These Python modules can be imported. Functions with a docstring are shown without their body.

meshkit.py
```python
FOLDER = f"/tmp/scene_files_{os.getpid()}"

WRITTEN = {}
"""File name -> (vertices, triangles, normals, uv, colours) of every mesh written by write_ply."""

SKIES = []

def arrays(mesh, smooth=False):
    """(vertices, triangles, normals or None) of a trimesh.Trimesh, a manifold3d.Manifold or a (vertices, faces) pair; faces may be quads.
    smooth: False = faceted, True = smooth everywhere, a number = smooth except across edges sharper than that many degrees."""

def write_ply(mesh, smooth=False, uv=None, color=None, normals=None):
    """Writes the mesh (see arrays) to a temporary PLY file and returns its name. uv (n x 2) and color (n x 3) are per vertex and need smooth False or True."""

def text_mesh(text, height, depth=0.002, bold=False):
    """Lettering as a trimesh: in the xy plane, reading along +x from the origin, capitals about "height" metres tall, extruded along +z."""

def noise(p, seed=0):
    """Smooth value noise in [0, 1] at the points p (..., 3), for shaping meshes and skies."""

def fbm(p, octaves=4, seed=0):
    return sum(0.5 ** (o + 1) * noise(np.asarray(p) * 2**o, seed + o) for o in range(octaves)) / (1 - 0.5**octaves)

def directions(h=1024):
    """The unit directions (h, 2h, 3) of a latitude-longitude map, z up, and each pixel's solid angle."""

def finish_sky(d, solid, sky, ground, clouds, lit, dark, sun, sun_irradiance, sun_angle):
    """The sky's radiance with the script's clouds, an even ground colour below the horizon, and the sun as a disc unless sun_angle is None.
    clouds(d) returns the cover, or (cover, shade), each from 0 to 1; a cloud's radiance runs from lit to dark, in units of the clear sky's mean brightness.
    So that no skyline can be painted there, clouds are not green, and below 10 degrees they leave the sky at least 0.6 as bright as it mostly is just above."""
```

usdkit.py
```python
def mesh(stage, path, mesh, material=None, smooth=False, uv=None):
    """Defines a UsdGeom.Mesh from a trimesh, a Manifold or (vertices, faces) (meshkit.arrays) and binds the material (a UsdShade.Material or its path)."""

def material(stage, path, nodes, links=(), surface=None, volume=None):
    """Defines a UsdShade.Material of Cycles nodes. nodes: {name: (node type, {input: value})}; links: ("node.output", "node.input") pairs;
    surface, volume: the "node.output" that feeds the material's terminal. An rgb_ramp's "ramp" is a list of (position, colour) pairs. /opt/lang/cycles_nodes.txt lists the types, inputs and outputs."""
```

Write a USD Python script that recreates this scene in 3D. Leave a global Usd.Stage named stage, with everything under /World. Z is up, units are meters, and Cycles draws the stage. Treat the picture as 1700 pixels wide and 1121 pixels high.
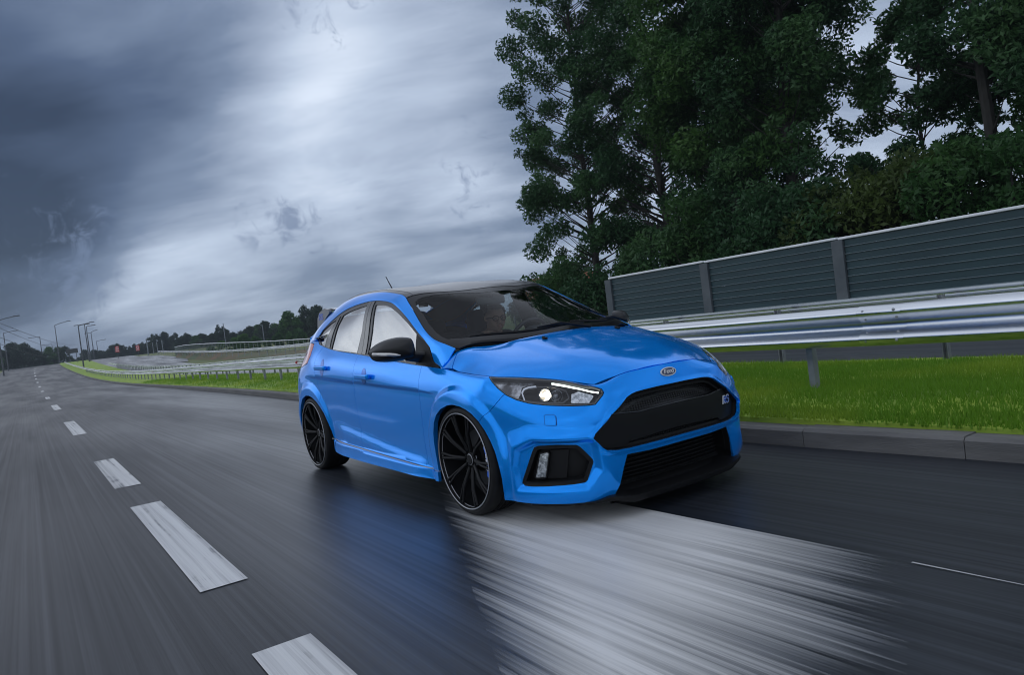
import math, random, json
import numpy as np
import trimesh, shapely, manifold3d
from scipy.spatial import Delaunay
from scipy.interpolate import CubicSpline, RBFInterpolator
from shapely.geometry import Polygon, LineString, Point, box
from shapely.ops import unary_union
from pxr import Usd, UsdGeom, UsdLux, UsdShade, Sdf, Gf, Vt
import usdkit, meshkit

stage = Usd.Stage.CreateInMemory()
UsdGeom.SetStageUpAxis(stage, 'Z'); UsdGeom.SetStageMetersPerUnit(stage, 1.0)
World = UsdGeom.Xform.Define(stage, '/World')
stage.SetDefaultPrim(World.GetPrim())
RNG = np.random.default_rng(7); random.seed(7)

# ---------------- camera ----------------
CAM_POS = np.array([4.95083, -2.91775, 1.09058])
CAM_ROWS = np.array([[0.561404, 0.8184309, -0.12246], [-0.0517777, -0.1129512, -0.9922505], [-0.8259205, 0.5633941, -0.0210348]])      # right, down, forward
cam = UsdGeom.Camera.Define(stage, '/World/camera')
cam.CreateHorizontalApertureAttr(36.0); cam.CreateFocalLengthAttr(36.0 * 1188.063 / 1700.0)
cam.CreateClippingRangeAttr(Gf.Vec2f(.05, 5000))
_r, _d, _f = CAM_ROWS
cam.AddTransformOp().Set(Gf.Matrix4d(*_r, 0, *(-_d), 0, *(-_f), 0, *CAM_POS, 1))
cam.CreateExposureAttr(EXPOSURE := 0.82)

# ---------------- sky and sun ----------------
SUN_EL, SUN_AZ = math.radians(74), math.radians(255)     # azimuth of the direction towards the sun, from +x
_sd = np.array([math.cos(SUN_EL) * math.cos(SUN_AZ), math.cos(SUN_EL) * math.sin(SUN_AZ), math.sin(SUN_EL)])
SKY_STRENGTH = .10
def cloud_sky():
    N = {'tc': ('texture_coordinate', {}),
         'sky': ('sky_texture', {'sky_type': 'single_scattering', 'sun_disc': False, 'sun_elevation': SUN_EL, 'sun_rotation': math.atan2(_sd[0], _sd[1])}),
         'bg': ('background_shader', {'strength': SKY_STRENGTH}), 'xyz': ('separate_xyz', {})}
    Lk = [('tc.generated', 'xyz.vector')]
    # cloud layer: the direction projected on a flat ceiling, stretched towards the horizon
    N |= {'zc': ('math', {'math_type': 'maximum', 'value2': .0}), 'za': ('math', {'math_type': 'add', 'value2': .34}),
          'px': ('math', {'math_type': 'divide'}), 'py': ('math', {'math_type': 'divide'}), 'pv': ('combine_xyz', {'z': 0.})}
    Lk += [('xyz.z', 'zc.value1'), ('zc.value', 'za.value1'), ('xyz.x', 'px.value1'), ('za.value', 'px.value2'), ('xyz.y', 'py.value1'), ('za.value', 'py.value2'), ('px.value', 'pv.x'), ('py.value', 'pv.y')]
    N |= {'mp': ('mapping', {'mapping_type': 'texture', 'location': (.9, .35, 0), 'rotation': (0, 0, 2.54), 'scale': (.62, 1.5, 1)}),
          'n1': ('noise_texture', {'dimensions': '3D', 'scale': .85, 'detail': 6., 'roughness': .50, 'distortion': .35}),
          'n2': ('noise_texture', {'dimensions': '3D', 'scale': 2.7, 'detail': 7., 'roughness': .55, 'distortion': .3})}
    Lk += [('pv.vector', 'mp.vector')] + [('mp.vector', f'n{i}.vector') for i in (1, 2)]
    # broad clearing where the ceiling is thin, and darker banks around it
    acc = None
    def add(src, k):
        nonlocal acc
        i = len(N)
        N[f'm{i}'] = ('math', {'math_type': 'multiply_add', 'value2': k, 'value3': 0.})
        Lk.append((src, f'm{i}.value1'))
        if acc: Lk.append((acc, f'm{i}.value3'))
        acc = f'm{i}.value'
    add('n1.fac', .50); add('n2.fac', .40)
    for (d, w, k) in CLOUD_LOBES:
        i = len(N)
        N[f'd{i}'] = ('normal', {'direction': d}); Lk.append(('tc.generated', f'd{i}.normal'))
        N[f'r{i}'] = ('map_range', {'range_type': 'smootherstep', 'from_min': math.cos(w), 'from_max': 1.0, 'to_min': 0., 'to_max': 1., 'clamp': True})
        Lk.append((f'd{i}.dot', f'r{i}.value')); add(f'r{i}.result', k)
    N['ramp'] = ('rgb_ramp', {'ramp': CLOUD_RAMP}); Lk.append((acc, 'ramp.fac'))
    # small ragged scud beneath the ceiling
    N |= {'n4': ('noise_texture', {'dimensions': '3D', 'scale': 34., 'detail': 9., 'roughness': .66, 'distortion': .8})}
    Lk.append(('tc.generated', 'n4.vector')); acc = 'n4.fac'
    for (d, w, k) in SCUD_LOBES:
        i = len(N); N[f'd{i}'] = ('normal', {'direction': d}); Lk.append(('tc.generated', f'd{i}.normal'))
        N[f'r{i}'] = ('map_range', {'range_type': 'smootherstep', 'from_min': math.cos(w), 'from_max': 1.0, 'to_min': 0., 'to_max': 1., 'clamp': True})
        Lk.append((f'd{i}.dot', f'r{i}.value')); add(f'r{i}.result', k)
    N |= {'sc': ('map_range', {'range_type': 'smoothstep', 'from_min': .66, 'from_max': .92, 'to_min': 0., 'to_max': .75, 'clamp': True}), 'mx': ('mix_color', {'blend_type': 'mix', 'b': (.85, 1.15, 1.85)}), 'all': ('mix_color', {'blend_type': 'mix', 'fac': .94})}
    Lk += [(acc, 'sc.value'), ('sc.result', 'mx.fac'), ('ramp.color', 'mx.a'), ('sky.color', 'all.a'), ('mx.result', 'all.b'), ('all.result', 'bg.color')]
    return usdkit.material(stage, '/World/Looks/overcast_sky', N, Lk, surface='bg.background')
def _dirpx(px, py):
    v = np.array([(px - 850) / 1188.063, (py - 560.5) / 1188.063, 1.]) @ CAM_ROWS
    return tuple(v / np.linalg.norm(v))
# where the thin and the thick parts of the cloud ceiling stand in the sky (direction, angular radius, thinner +, thicker -)
CLOUD_LOBES = [(_dirpx(420, 110), .50, .10), (_dirpx(800, 20), .45, .08), (_dirpx(200, 170), .40, .17), (_dirpx(-90, -110), .44, -.38), (_dirpx(-150, 300), .26, -.22), (_dirpx(980, 120), .22, -.08), (_dirpx(20, 425), .14, -.12), (_dirpx(770, 245), .22, -.12), (_dirpx(450, 540), .40, -.13), (_dirpx(690, 350), .15, .06), (_dirpx(1300, 50), .42, .06),
               ((-.80, -.40, .44), .50, .36), ((.2, -.75, .63), .9, .10)]  # beyond the view: bright lobes added to brighten reflections in glass and paint
SCUD_LOBES = [(_dirpx(440, 366), .060, .16), (_dirpx(482, 356), .050, .15), (_dirpx(775, 237), .070, .17), (_dirpx(540, 5), .09, .15), (_dirpx(60, 400), .15, .09), (_dirpx(190, 410), .09, .09), (_dirpx(260, 25), .06, .15), (_dirpx(800, 340), .07, .13), (_dirpx(120, 480), .08, .10), (_dirpx(580, 415), .10, .10)]
CLOUD_RAMP = [(.10, (.13, .21, .41)), (.28, (.44, .64, 1.10)), (.42, (1.05, 1.38, 2.02)), (.60, (3.0, 3.5, 4.35)), (.80, (5.7, 6.2, 6.9))]
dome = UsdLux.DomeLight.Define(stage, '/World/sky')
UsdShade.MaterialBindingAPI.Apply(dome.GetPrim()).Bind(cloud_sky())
dome.GetPrim().SetCustomDataByKey('kind', 'structure')
sun = UsdLux.DistantLight.Define(stage, '/World/sun')
sun.CreateNormalizeAttr(True); sun.CreateIntensityAttr(.12); sun.CreateAngleAttr(170.0); sun.CreateColorAttr(Gf.Vec3f(1, .97, .93))
_z = _sd; _x = np.cross([0, 0, 1], _z); _x /= np.linalg.norm(_x); _y = np.cross(_z, _x)
sun.AddTransformOp().Set(Gf.Matrix4d(*_x, 0, *_y, 0, *_z, 0, 0, 0, 60, 1))

# ---------------- helpers ----------------
taken = {}
def path_for(name, parent=None):
    root = str(parent.GetPath()) if parent is not None else '/World'
    k = taken.get((root, name), 0); taken[(root, name)] = k + 1
    return f'{root}/{name}' if k == 0 else f'{root}/{name}_{k:03d}'
def tag(p, label=None, category=None, group=None, kind=None):
    p = p.GetPrim() if hasattr(p, 'GetPrim') else p
    for k, v in (('label', label), ('category', category), ('group', group), ('kind', kind)):
        if v: p.SetCustomDataByKey(k, v)
    return p
def thing(name, label, category, group=None, M=None, loc=None, rz=0.):
    x = UsdGeom.Xform.Define(stage, path_for(name))
    if M is not None: x.AddTransformOp().Set(M)
    elif loc is not None:
        x.AddTranslateOp().Set(Gf.Vec3d(*map(float, loc)))
        if rz: x.AddRotateZOp().Set(float(math.degrees(rz)))
    return tag(x, label, category, group)
def holder(name, parent, loc=None, rz=0.):
    x = UsdGeom.Xform.Define(stage, path_for(name, parent))
    if loc is not None: x.AddTranslateOp().Set(Gf.Vec3d(*map(float, loc)))
    if rz: x.AddRotateZOp().Set(float(math.degrees(rz)))
    return x.GetPrim()
def obj(name, mesh, mat, parent=None, smooth=False):
    """One Mesh prim; mesh is a trimesh / Manifold / (v, f) or (v, f, n) with its own normals."""
    p = path_for(name, parent)
    if isinstance(mesh, tuple) and len(mesh) == 3:
        v, f, n = mesh
        m = UsdGeom.Mesh.Define(stage, p)
        m.CreatePointsAttr(Vt.Vec3fArray.FromNumpy(np.ascontiguousarray(v, np.float32)))
        m.CreateFaceVertexCountsAttr(Vt.IntArray.FromNumpy(np.full(len(f), 3, np.int32)))
        m.CreateFaceVertexIndicesAttr(Vt.IntArray.FromNumpy(np.ascontiguousarray(f, np.int32).ravel()))
        m.CreateSubdivisionSchemeAttr('none')
        m.CreateNormalsAttr(Vt.Vec3fArray.FromNumpy(np.ascontiguousarray(n, np.float32))); m.SetNormalsInterpolation('vertex')
        UsdShade.MaterialBindingAPI.Apply(m.GetPrim()).Bind(mat)
        return m.GetPrim()
    return usdkit.mesh(stage, p, mesh, mat, smooth=smooth).GetPrim()
def copy_of(src, name, loc, rz=0., s=1., label=None, category=None, group=None, sz=None):
    """Another individual of the same kind: an Xform that references the first one."""
    x = UsdGeom.Xform.Define(stage, path_for(name))
    x.AddTranslateOp().Set(Gf.Vec3d(*map(float, loc)))
    if rz: x.AddRotateZOp().Set(float(math.degrees(rz)))
    if s != 1. or sz: x.AddScaleOp().Set(Gf.Vec3f(s, s, sz or s))
    x.GetPrim().GetReferences().AddInternalReference(src.GetPath()); x.GetPrim().SetInstanceable(True)
    return tag(x, label, category, group)
cat = trimesh.util.concatenate
def bx(c, s, rz=0.):
    m = trimesh.creation.box(s)
    if rz: m.apply_transform(trimesh.transformations.rotation_matrix(rz, [0, 0, 1]))
    m.apply_translation(c); return m
def rbox(c, s, r):
    """Box with rounded edges."""
    e = np.array(s) / 2 - r
    sp = manifold3d.Manifold.sphere(r, 12)
    m = manifold3d.Manifold.batch_hull([sp.translate((a * e[0], b * e[1], d * e[2])) for a in (-1, 1) for b in (-1, 1) for d in (-1, 1)])
    return totri(m.translate(tuple(map(float, c))))
def totri(m):
    q = m.to_mesh(); return trimesh.Trimesh(q.vert_properties[:, :3], q.tri_verts, process=False)
def tube(pts, rad, sides=8, caps=True):
    p = np.asarray(pts, float); n = len(p)
    t = np.gradient(p, axis=0); t /= np.linalg.norm(t, axis=1, keepdims=True) + 1e-12
    up = np.array([0, 0, 1.]) if abs(t[:, 2]).mean() < .8 else np.array([1., 0, 0])
    a = np.cross(t, up); a /= np.linalg.norm(a, axis=1, keepdims=True) + 1e-12; b = np.cross(t, a)
    g = np.arange(sides) * 2 * np.pi / sides; rad = np.broadcast_to(rad, (n,))
    v = (p[:, None] + rad[:, None, None] * (np.cos(g)[None, :, None] * a[:, None] + np.sin(g)[None, :, None] * b[:, None])).reshape(-1, 3)
    i, j = np.meshgrid(np.arange(n - 1), np.arange(sides), indexing='ij')
    q = np.stack([i * sides + j, i * sides + (j + 1) % sides, (i + 1) * sides + (j + 1) % sides, (i + 1) * sides + j], -1).reshape(-1, 4)
    f = np.vstack([q[:, [0, 2, 1]], q[:, [0, 3, 2]]])
    if caps:
        f = np.vstack([f, [[0, k, k + 1] for k in range(1, sides - 1)], [[(n - 1) * sides, (n - 1) * sides + k + 1, (n - 1) * sides + k] for k in range(1, sides - 1)]])
    m = trimesh.Trimesh(v, f, process=False); m.fix_normals(); return m
def sstep(x, a, b):
    t = np.clip((x - a) / (b - a), 0, 1)
    return t * t * (3 - 2 * t)

# ---------------- materials ----------------
def plain(name, col, rough=.5, metal=0., **k):
    return usdkit.material(stage, '/World/Looks/' + name, {'p': ('principled_bsdf', {'base_color': col, 'roughness': rough, 'metallic': metal, **k})}, [], surface='p.BSDF')
def noisy(name, c1, c2, scale, rough=(.5, .5), stretch=(1, 1, 1), detail=4., bump=0., bscale=None, metal=0., lo=.35, hi=.65, coord='geometry.position', bdist=.01, **k):
    N = {'geometry': ('geometry', {}), 'tc': ('texture_coordinate', {}), 'mp': ('mapping', {'mapping_type': 'point', 'scale': stretch}),
         'n': ('noise_texture', {'scale': scale, 'detail': detail, 'roughness': .6}), 'r': ('rgb_ramp', {'ramp': [(lo, c1), (hi, c2)]}),
         'rr': ('map_range', {'from_min': lo, 'from_max': hi, 'to_min': rough[0], 'to_max': rough[1], 'clamp': True}), 'p': ('principled_bsdf', {'metallic': metal, **k})}
    L = [(coord, 'mp.vector'), ('mp.vector', 'n.vector'), ('n.fac', 'r.fac'), ('r.color', 'p.base_color'), ('n.fac', 'rr.value'), ('rr.result', 'p.roughness')]
    if bump:
        N |= {'nb': ('noise_texture', {'scale': bscale or scale * 4, 'detail': 4.}), 'b': ('bump', {'strength': bump, 'distance': bdist})}
        L += [('mp.vector', 'nb.vector'), ('nb.fac', 'b.height'), ('b.normal', 'p.normal')]
    return usdkit.material(stage, '/World/Looks/' + name, N, L, surface='p.BSDF')
def pane(name, tint, refl=1., ior=1.5, base=.0):
    """Thin glass: tinted see-through mixed with a mirror reflection by the angle of view."""
    N = {'geometry': ('geometry', {}), 'i': ('mix_float', {'a': ior, 'b': 1 / ior, 'use_clamp': False}), 't': ('transparent_bsdf', {'color': tint}), 'g': ('glossy_bsdf', {'color': (refl, refl, refl), 'roughness': .01}), 'f': ('fresnel', {}),
         'm': ('map_range', {'from_min': 0., 'from_max': 1., 'to_min': base, 'to_max': 1.}), 'x': ('mix_closure', {})}
    return usdkit.material(stage, '/World/Looks/' + name, N, [('geometry.backfacing', 'i.fac'), ('i.result', 'f.IOR'), ('f.fac', 'm.value'), ('m.result', 'x.fac'), ('t.BSDF', 'x.closure1'), ('g.BSDF', 'x.closure2')], surface='x.closure')

# ================= the ground and the road =================
def zp(x): return 6.4 * sstep(-np.asarray(x, float), 40, 330)
KERB_X = np.array([-420, -330, -260, -203, -172, -127, -83, -49, -29, -17, -10, -4, 1.5, 3.3, 12, 40])
KERB_Y = np.array([11.5, 8.4, 6.2, 4.82, 4.40, 3.86, 3.28, 2.82, 2.42, 2.10, 1.78, 1.52, 1.37, 1.42, 1.46, 1.5])
from scipy.interpolate import PchipInterpolator
kerb_y = PchipInterpolator(KERB_X, KERB_Y)
dash_y = PchipInterpolator([-420, -330, -260, -210, -169, -148, -127, -107, -86, -67, -46, -28, -13, 0, 40], [3.5, 1.5, .2, -.62, -1.2, -1.38, -1.52, -1.64, -1.74, -1.84, -1.95, -2.08, -2.18, -2.245, -2.245])
def xs_grid(x0=-900., x1=60.):
    near = np.arange(-60, min(x1, 60) + .01, 3.); far = np.arange(-420, -60, 10.); vf = np.arange(-900, -420, 60.)
    g = np.r_[vf, far, near]; return g[(g >= x0) & (g <= x1)]
def ribbon(xs, ya, yb, dz):
    """A strip along x between two lateral curves, laid on the slope."""
    ya, yb = np.broadcast_to(ya(xs) if callable(ya) else ya, xs.shape), np.broadcast_to(yb(xs) if callable(yb) else yb, xs.shape)
    z = zp(xs) + dz
    v = np.r_[np.c_[xs, ya, z], np.c_[xs, yb, z]]; n = len(xs); i = np.arange(n - 1)
    f = np.r_[np.c_[i, i + 1, n + i + 1], np.c_[i, n + i + 1, n + i]]
    m = trimesh.Trimesh(v, f, process=False)
    if m.face_normals[0][2] < 0: m.invert()
    return m
def profile_sweep(xs, yc, prof, close=True, caps=True):
    """A constant profile (dy, z) swept along a lateral curve yc(x) on the slope."""
    P = np.array(prof, float); n, k = len(xs), len(P); y0, z0 = yc(xs), zp(xs)
    v = np.stack([np.repeat(xs[:, None], k, 1), y0[:, None] + P[None, :, 0], z0[:, None] + P[None, :, 1]], -1).reshape(-1, 3)
    j2 = k if close else k - 1
    i, j = np.meshgrid(np.arange(n - 1), np.arange(j2), indexing='ij'); jn = (j + 1) % k
    q = np.stack([i * k + j, i * k + jn, (i + 1) * k + jn, (i + 1) * k + j], -1).reshape(-1, 4)
    f = np.vstack([q[:, [0, 1, 2]], q[:, [0, 2, 3]]])
    if close and caps:
        f = np.vstack([f, [[0, a, a + 1] for a in range(1, k - 1)], [[(n - 1) * k, (n - 1) * k + a + 1, (n - 1) * k + a] for a in range(1, k - 1)]])
    m = trimesh.Trimesh(v, f, process=False)
    if close and caps: m.fix_normals()
    return m

grass_mat = noisy('grass', (.14, .25, .02), (.32, .42, .045), 3.0, (.7, .9), (.35, 1.2, 1), 6., bump=.3, bscale=40., bdist=.01)
field_mat = noisy('meadow', (.075, .115, .025), (.16, .165, .05), .05, (.8, .9), (1, 1, 1), 5.)
def asphalt(name, wet_lo, wet_hi, tone):
    """Wet asphalt: worn along the driving direction, smoother where water stands."""
    N = {'geometry': ('geometry', {}),
         'ms': ('mapping', {'scale': (.035, 9., 1)}), 'streak': ('noise_texture', {'scale': 2.6, 'detail': 6., 'roughness': .72}),
         'mw': ('mapping', {'scale': (.06, .55, 1)}), 'water': ('noise_texture', {'scale': 1., 'detail': 4., 'roughness': .55}),
         'grit': ('noise_texture', {'scale': 120., 'detail': 2.}),
         'mg': ('mapping', {'scale': (.10, 1., 1)}), 'fine': ('noise_texture', {'scale': 42., 'detail': 3., 'roughness': .7}),
         'cr': ('rgb_ramp', {'ramp': [(.30, tuple(c * .55 for c in tone)), (.5, tone), (.70, tuple(c * 1.9 for c in tone))]}),
         'rr': ('map_range', {'from_min': .36, 'from_max': .62, 'to_min': wet_hi, 'to_max': wet_lo, 'clamp': True}),
         'ra': ('math', {'math_type': 'multiply_add', 'value2': .16}),
         'rb': ('math', {'math_type': 'subtract', 'value2': .08, 'use_clamp': True}),
         'bh': ('math', {'math_type': 'multiply_add', 'value2': .35}), 'b': ('bump', {'strength': .35, 'distance': .006}),
         'p': ('principled_bsdf', {'specular_ior_level': .25, 'coat_ior': 1.38}),
         'cw': ('map_range', {'from_min': .34, 'from_max': .66, 'to_min': .25, 'to_max': .8, 'clamp': True}), 'cr2': ('map_range', {'from_min': .30, 'from_max': .70, 'to_min': .56, 'to_max': .34, 'clamp': True})}
    L = [('streak.fac', 'cw.value'), ('cw.result', 'p.coat_weight'), ('water.fac', 'cr2.value'), ('cr2.result', 'p.coat_roughness'), ('geometry.position', 'ms.vector'), ('ms.vector', 'streak.vector'), ('geometry.position', 'mw.vector'), ('mw.vector', 'water.vector'), ('geometry.position', 'grit.vector'), ('geometry.position', 'mg.vector'), ('mg.vector', 'fine.vector'),
         ('streak.fac', 'cr.fac'), ('cr.color', 'p.base_color'), ('water.fac', 'rr.value'), ('streak.fac', 'ra.value1'), ('rr.result', 'ra.value3'), ('ra.value', 'rb.value1'), ('rb.value', 'p.roughness'),
         ('fine.fac', 'bh.value1'), ('streak.fac', 'bh.value3'), ('bh.value', 'b.height'), ('b.normal', 'p.normal')]
    return usdkit.material(stage, '/World/Looks/' + name, N, L, surface='p.BSDF')
road_mat = asphalt('wet_asphalt', .36, .55, (.0105, .0128, .0175))
far_road_mat = asphalt('far_asphalt', .25, .45, (.035, .037, .041))
def paint_mat():
    """Thin old road paint: streaked by traffic, worn through along its edges."""
    N = {'geometry': ('geometry', {}), 'ms': ('mapping', {'scale': (.05, 9., 1)}), 'n': ('noise_texture', {'scale': 2.4, 'detail': 7., 'roughness': .75}),
         'mb': ('mapping', {'scale': (.30, 1.3, 1)}), 'n2': ('noise_texture', {'scale': 1.1, 'detail': 5., 'roughness': .6}),
         'a': ('math', {'math_type': 'multiply_add', 'value2': .55}), 'h': ('math', {'math_type': 'multiply', 'value2': .62}),
         'r': ('rgb_ramp', {'ramp': [(.30, (.20, .199, .196)), (.48, (.46, .455, .445)), (.62, (.64, .632, .615)), (.8, (.70, .69, .68))]}), 'p': ('principled_bsdf', {'roughness': .42}),
         'l': ('vector_math', {'vector_math_type': 'dot_product'}), 'e1': ('math', {'math_type': 'add', 'value2': 0.}), 'q': ('transparent_bsdf', {}),
         'xyz': ('separate_xyz', {}), 'd1': ('math', {'math_type': 'multiply_add', 'value2': .417}), 'd1y': ('math', {'math_type': 'multiply_add', 'value2': .909, 'value3': .384}),
         'd2': ('math', {'math_type': 'multiply_add', 'value2': -.40}), 'd2y': ('math', {'math_type': 'multiply_add', 'value2': -.190, 'value3': 1.325}),
         'mn': ('math', {'math_type': 'minimum'}), 'nw': ('math', {'math_type': 'multiply_add', 'value2': .55}), 'mr': ('map_range', {'range_type': 'smoothstep', 'from_min': .27, 'from_max': .66, 'to_min': 0., 'to_max': 1., 'clamp': True}), 'x': ('mix_closure', {})}
    N = {k: v for k, v in N.items() if k not in ('l', 'e1')}
    L = [('geometry.position', 'ms.vector'), ('ms.vector', 'n.vector'), ('geometry.position', 'mb.vector'), ('mb.vector', 'n2.vector'), ('n2.fac', 'h.value1'), ('n.fac', 'a.value1'), ('h.value', 'a.value3'), ('a.value', 'r.fac'), ('r.color', 'p.base_color'),
         ('geometry.position', 'xyz.vector'), ('xyz.y', 'd1y.value1'), ('xyz.x', 'd1.value1'), ('d1y.value', 'd1.value3'), ('xyz.y', 'd2y.value1'), ('xyz.x', 'd2.value1'), ('d2y.value', 'd2.value3'),
         ('d1.value', 'mn.value1'), ('d2.value', 'mn.value2'), ('n.fac', 'nw.value1'), ('mn.value', 'nw.value3'), ('nw.value', 'mr.value'), ('mr.result', 'x.fac'), ('q.BSDF', 'x.closure1'), ('p.BSDF', 'x.closure2')]
    return usdkit.material(stage, '/World/Looks/road_paint', N, L, surface='x.closure')
road_paint = paint_mat()
def line_paint():
    N = {'geometry': ('geometry', {}), 'ms': ('mapping', {'scale': (.06, 8., 1)}), 'n': ('noise_texture', {'scale': 2.6, 'detail': 6., 'roughness': .7}), 'mb': ('mapping', {'scale': (.8, 2., 1)}), 'n2': ('noise_texture', {'scale': 3., 'detail': 5.}),
         'r': ('rgb_ramp', {'ramp': [(.30, (.26, .26, .265)), (.52, (.56, .56, .555)), (.7, (.66, .66, .65))]}), 'p': ('principled_bsdf', {'roughness': .45}), 't': ('transparent_bsdf', {}), 'a': ('math', {'math_type': 'multiply_add', 'value2': .6}), 'h': ('math', {'math_type': 'multiply', 'value2': .5}),
         'm': ('map_range', {'range_type': 'smoothstep', 'from_min': .40, 'from_max': .50, 'to_min': .25, 'to_max': 1., 'clamp': True}), 'x': ('mix_closure', {})}
    return usdkit.material(stage, '/World/Looks/line_paint', N, [('geometry.position', 'ms.vector'), ('ms.vector', 'n.vector'), ('geometry.position', 'mb.vector'), ('mb.vector', 'n2.vector'), ('n.fac', 'r.fac'), ('r.color', 'p.base_color'), ('n2.fac', 'h.value1'), ('n.fac', 'a.value1'), ('h.value', 'a.value3'), ('a.value', 'm.value'), ('m.result', 'x.fac'), ('t.BSDF', 'x.closure1'), ('p.BSDF', 'x.closure2')], surface='x.closure')
line_mat = line_paint()
kerb_mat = noisy('kerb_concrete', (.075, .074, .073), (.15, .146, .14), 3.0, (.6, .8), (.4, 3, 3), 5., bump=.3, bscale=60)
steel = noisy('galvanised_steel', (.55, .57, .60), (.80, .82, .84), 1.6, (.20, .32), (.15, 6, 6), 4., metal=1., bump=.06, bscale=3.)
steel_post = noisy('post_steel', (.22, .23, .25), (.36, .37, .39), 3., (.4, .6), metal=.7)

def slab(y0, y1, x0, x1, dz, ny=40):
    xs = xs_grid(x0, x1); ys = np.linspace(y0, y1, ny)
    X, Y = np.meshgrid(xs, ys, indexing='ij'); v = np.c_[X.ravel(), Y.ravel(), (zp(X) + dz).ravel()]
    i = np.arange(X.size).reshape(X.shape); a, b, c, d = i[:-1, :-1], i[1:, :-1], i[1:, 1:], i[:-1, 1:]
    return trimesh.Trimesh(v, np.vstack([np.stack([a, b, c], -1).reshape(-1, 3), np.stack([a, c, d], -1).reshape(-1, 3)]), process=False)
tag(obj('ground', slab(-1500, 1500, -900, 60, -.05, 30), field_mat), kind='structure')
tag(obj('ground_far', trimesh.Trimesh([(60, -1500, -.05), (60, 1500, -.05), (900, 1500, -.05), (900, -1500, -.05)], [(0, 2, 1), (0, 3, 2)], process=False), field_mat), kind='structure')
xr = xs_grid(-420, 60)
tag(obj('road', ribbon(xr, lambda x: kerb_y(x) + .02, lambda x: np.full_like(x, -7.7), 0.), road_mat), kind='structure')
tag(obj('opposite_road', ribbon(xr, lambda x: kerb_y(x) + 3.9 + .02 * np.maximum(0, -x - 30), lambda x: kerb_y(x) + 9.6 + .05 * np.maximum(0, -x - 30), .02), far_road_mat), kind='structure')
tag(obj('ramp_road', trimesh.Trimesh([(x, y, zp(x) + .05) for x, y in ((-232, 14.), (-226, 24), (-205, 27), (-150, 24.), (-120, 19), (-120, 16), (-150, 16))], [(0, 6, 1), (1, 6, 3), (1, 3, 2), (3, 6, 5), (3, 5, 4)], process=False), far_road_mat), kind='structure')

# grass strip with a gently uneven surface, and blades on it near the camera
def strip_z(x, y):
    t = np.clip((y - kerb_y(x) - .2) / 1.6, 0, 1)
    return zp(x) + .133 + .07 * np.sin(t * np.pi) + .03 * meshkit.noise(np.stack([x * .8, y * 2, 0 * x], -1), 3)
def grass_strip():
    xs = np.r_[np.arange(-420, -40, 6.), np.arange(-40, 16, .4)]; ts = np.r_[0, np.linspace(.001, 1, 14)]
    X, T = np.meshgrid(xs, ts, indexing='ij'); Y = kerb_y(X) + .16 + T * (3.66 + .02 * np.maximum(0, -X - 30)); Z = strip_z(X, Y)
    Z[:, 0] = zp(xs); Y[:, 0] += .004
    v = np.c_[X.ravel(), Y.ravel(), Z.ravel()]; i = np.arange(X.size).reshape(X.shape); a, b, c, d = i[:-1, :-1], i[1:, :-1], i[1:, 1:], i[:-1, 1:]
    return trimesh.Trimesh(v, np.vstack([np.stack([a, b, c], -1).reshape(-1, 3), np.stack([a, c, d], -1).reshape(-1, 3)]), process=False)
tag(obj('verge_ground', grass_strip(), grass_mat, smooth=50), kind='structure')
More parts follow.
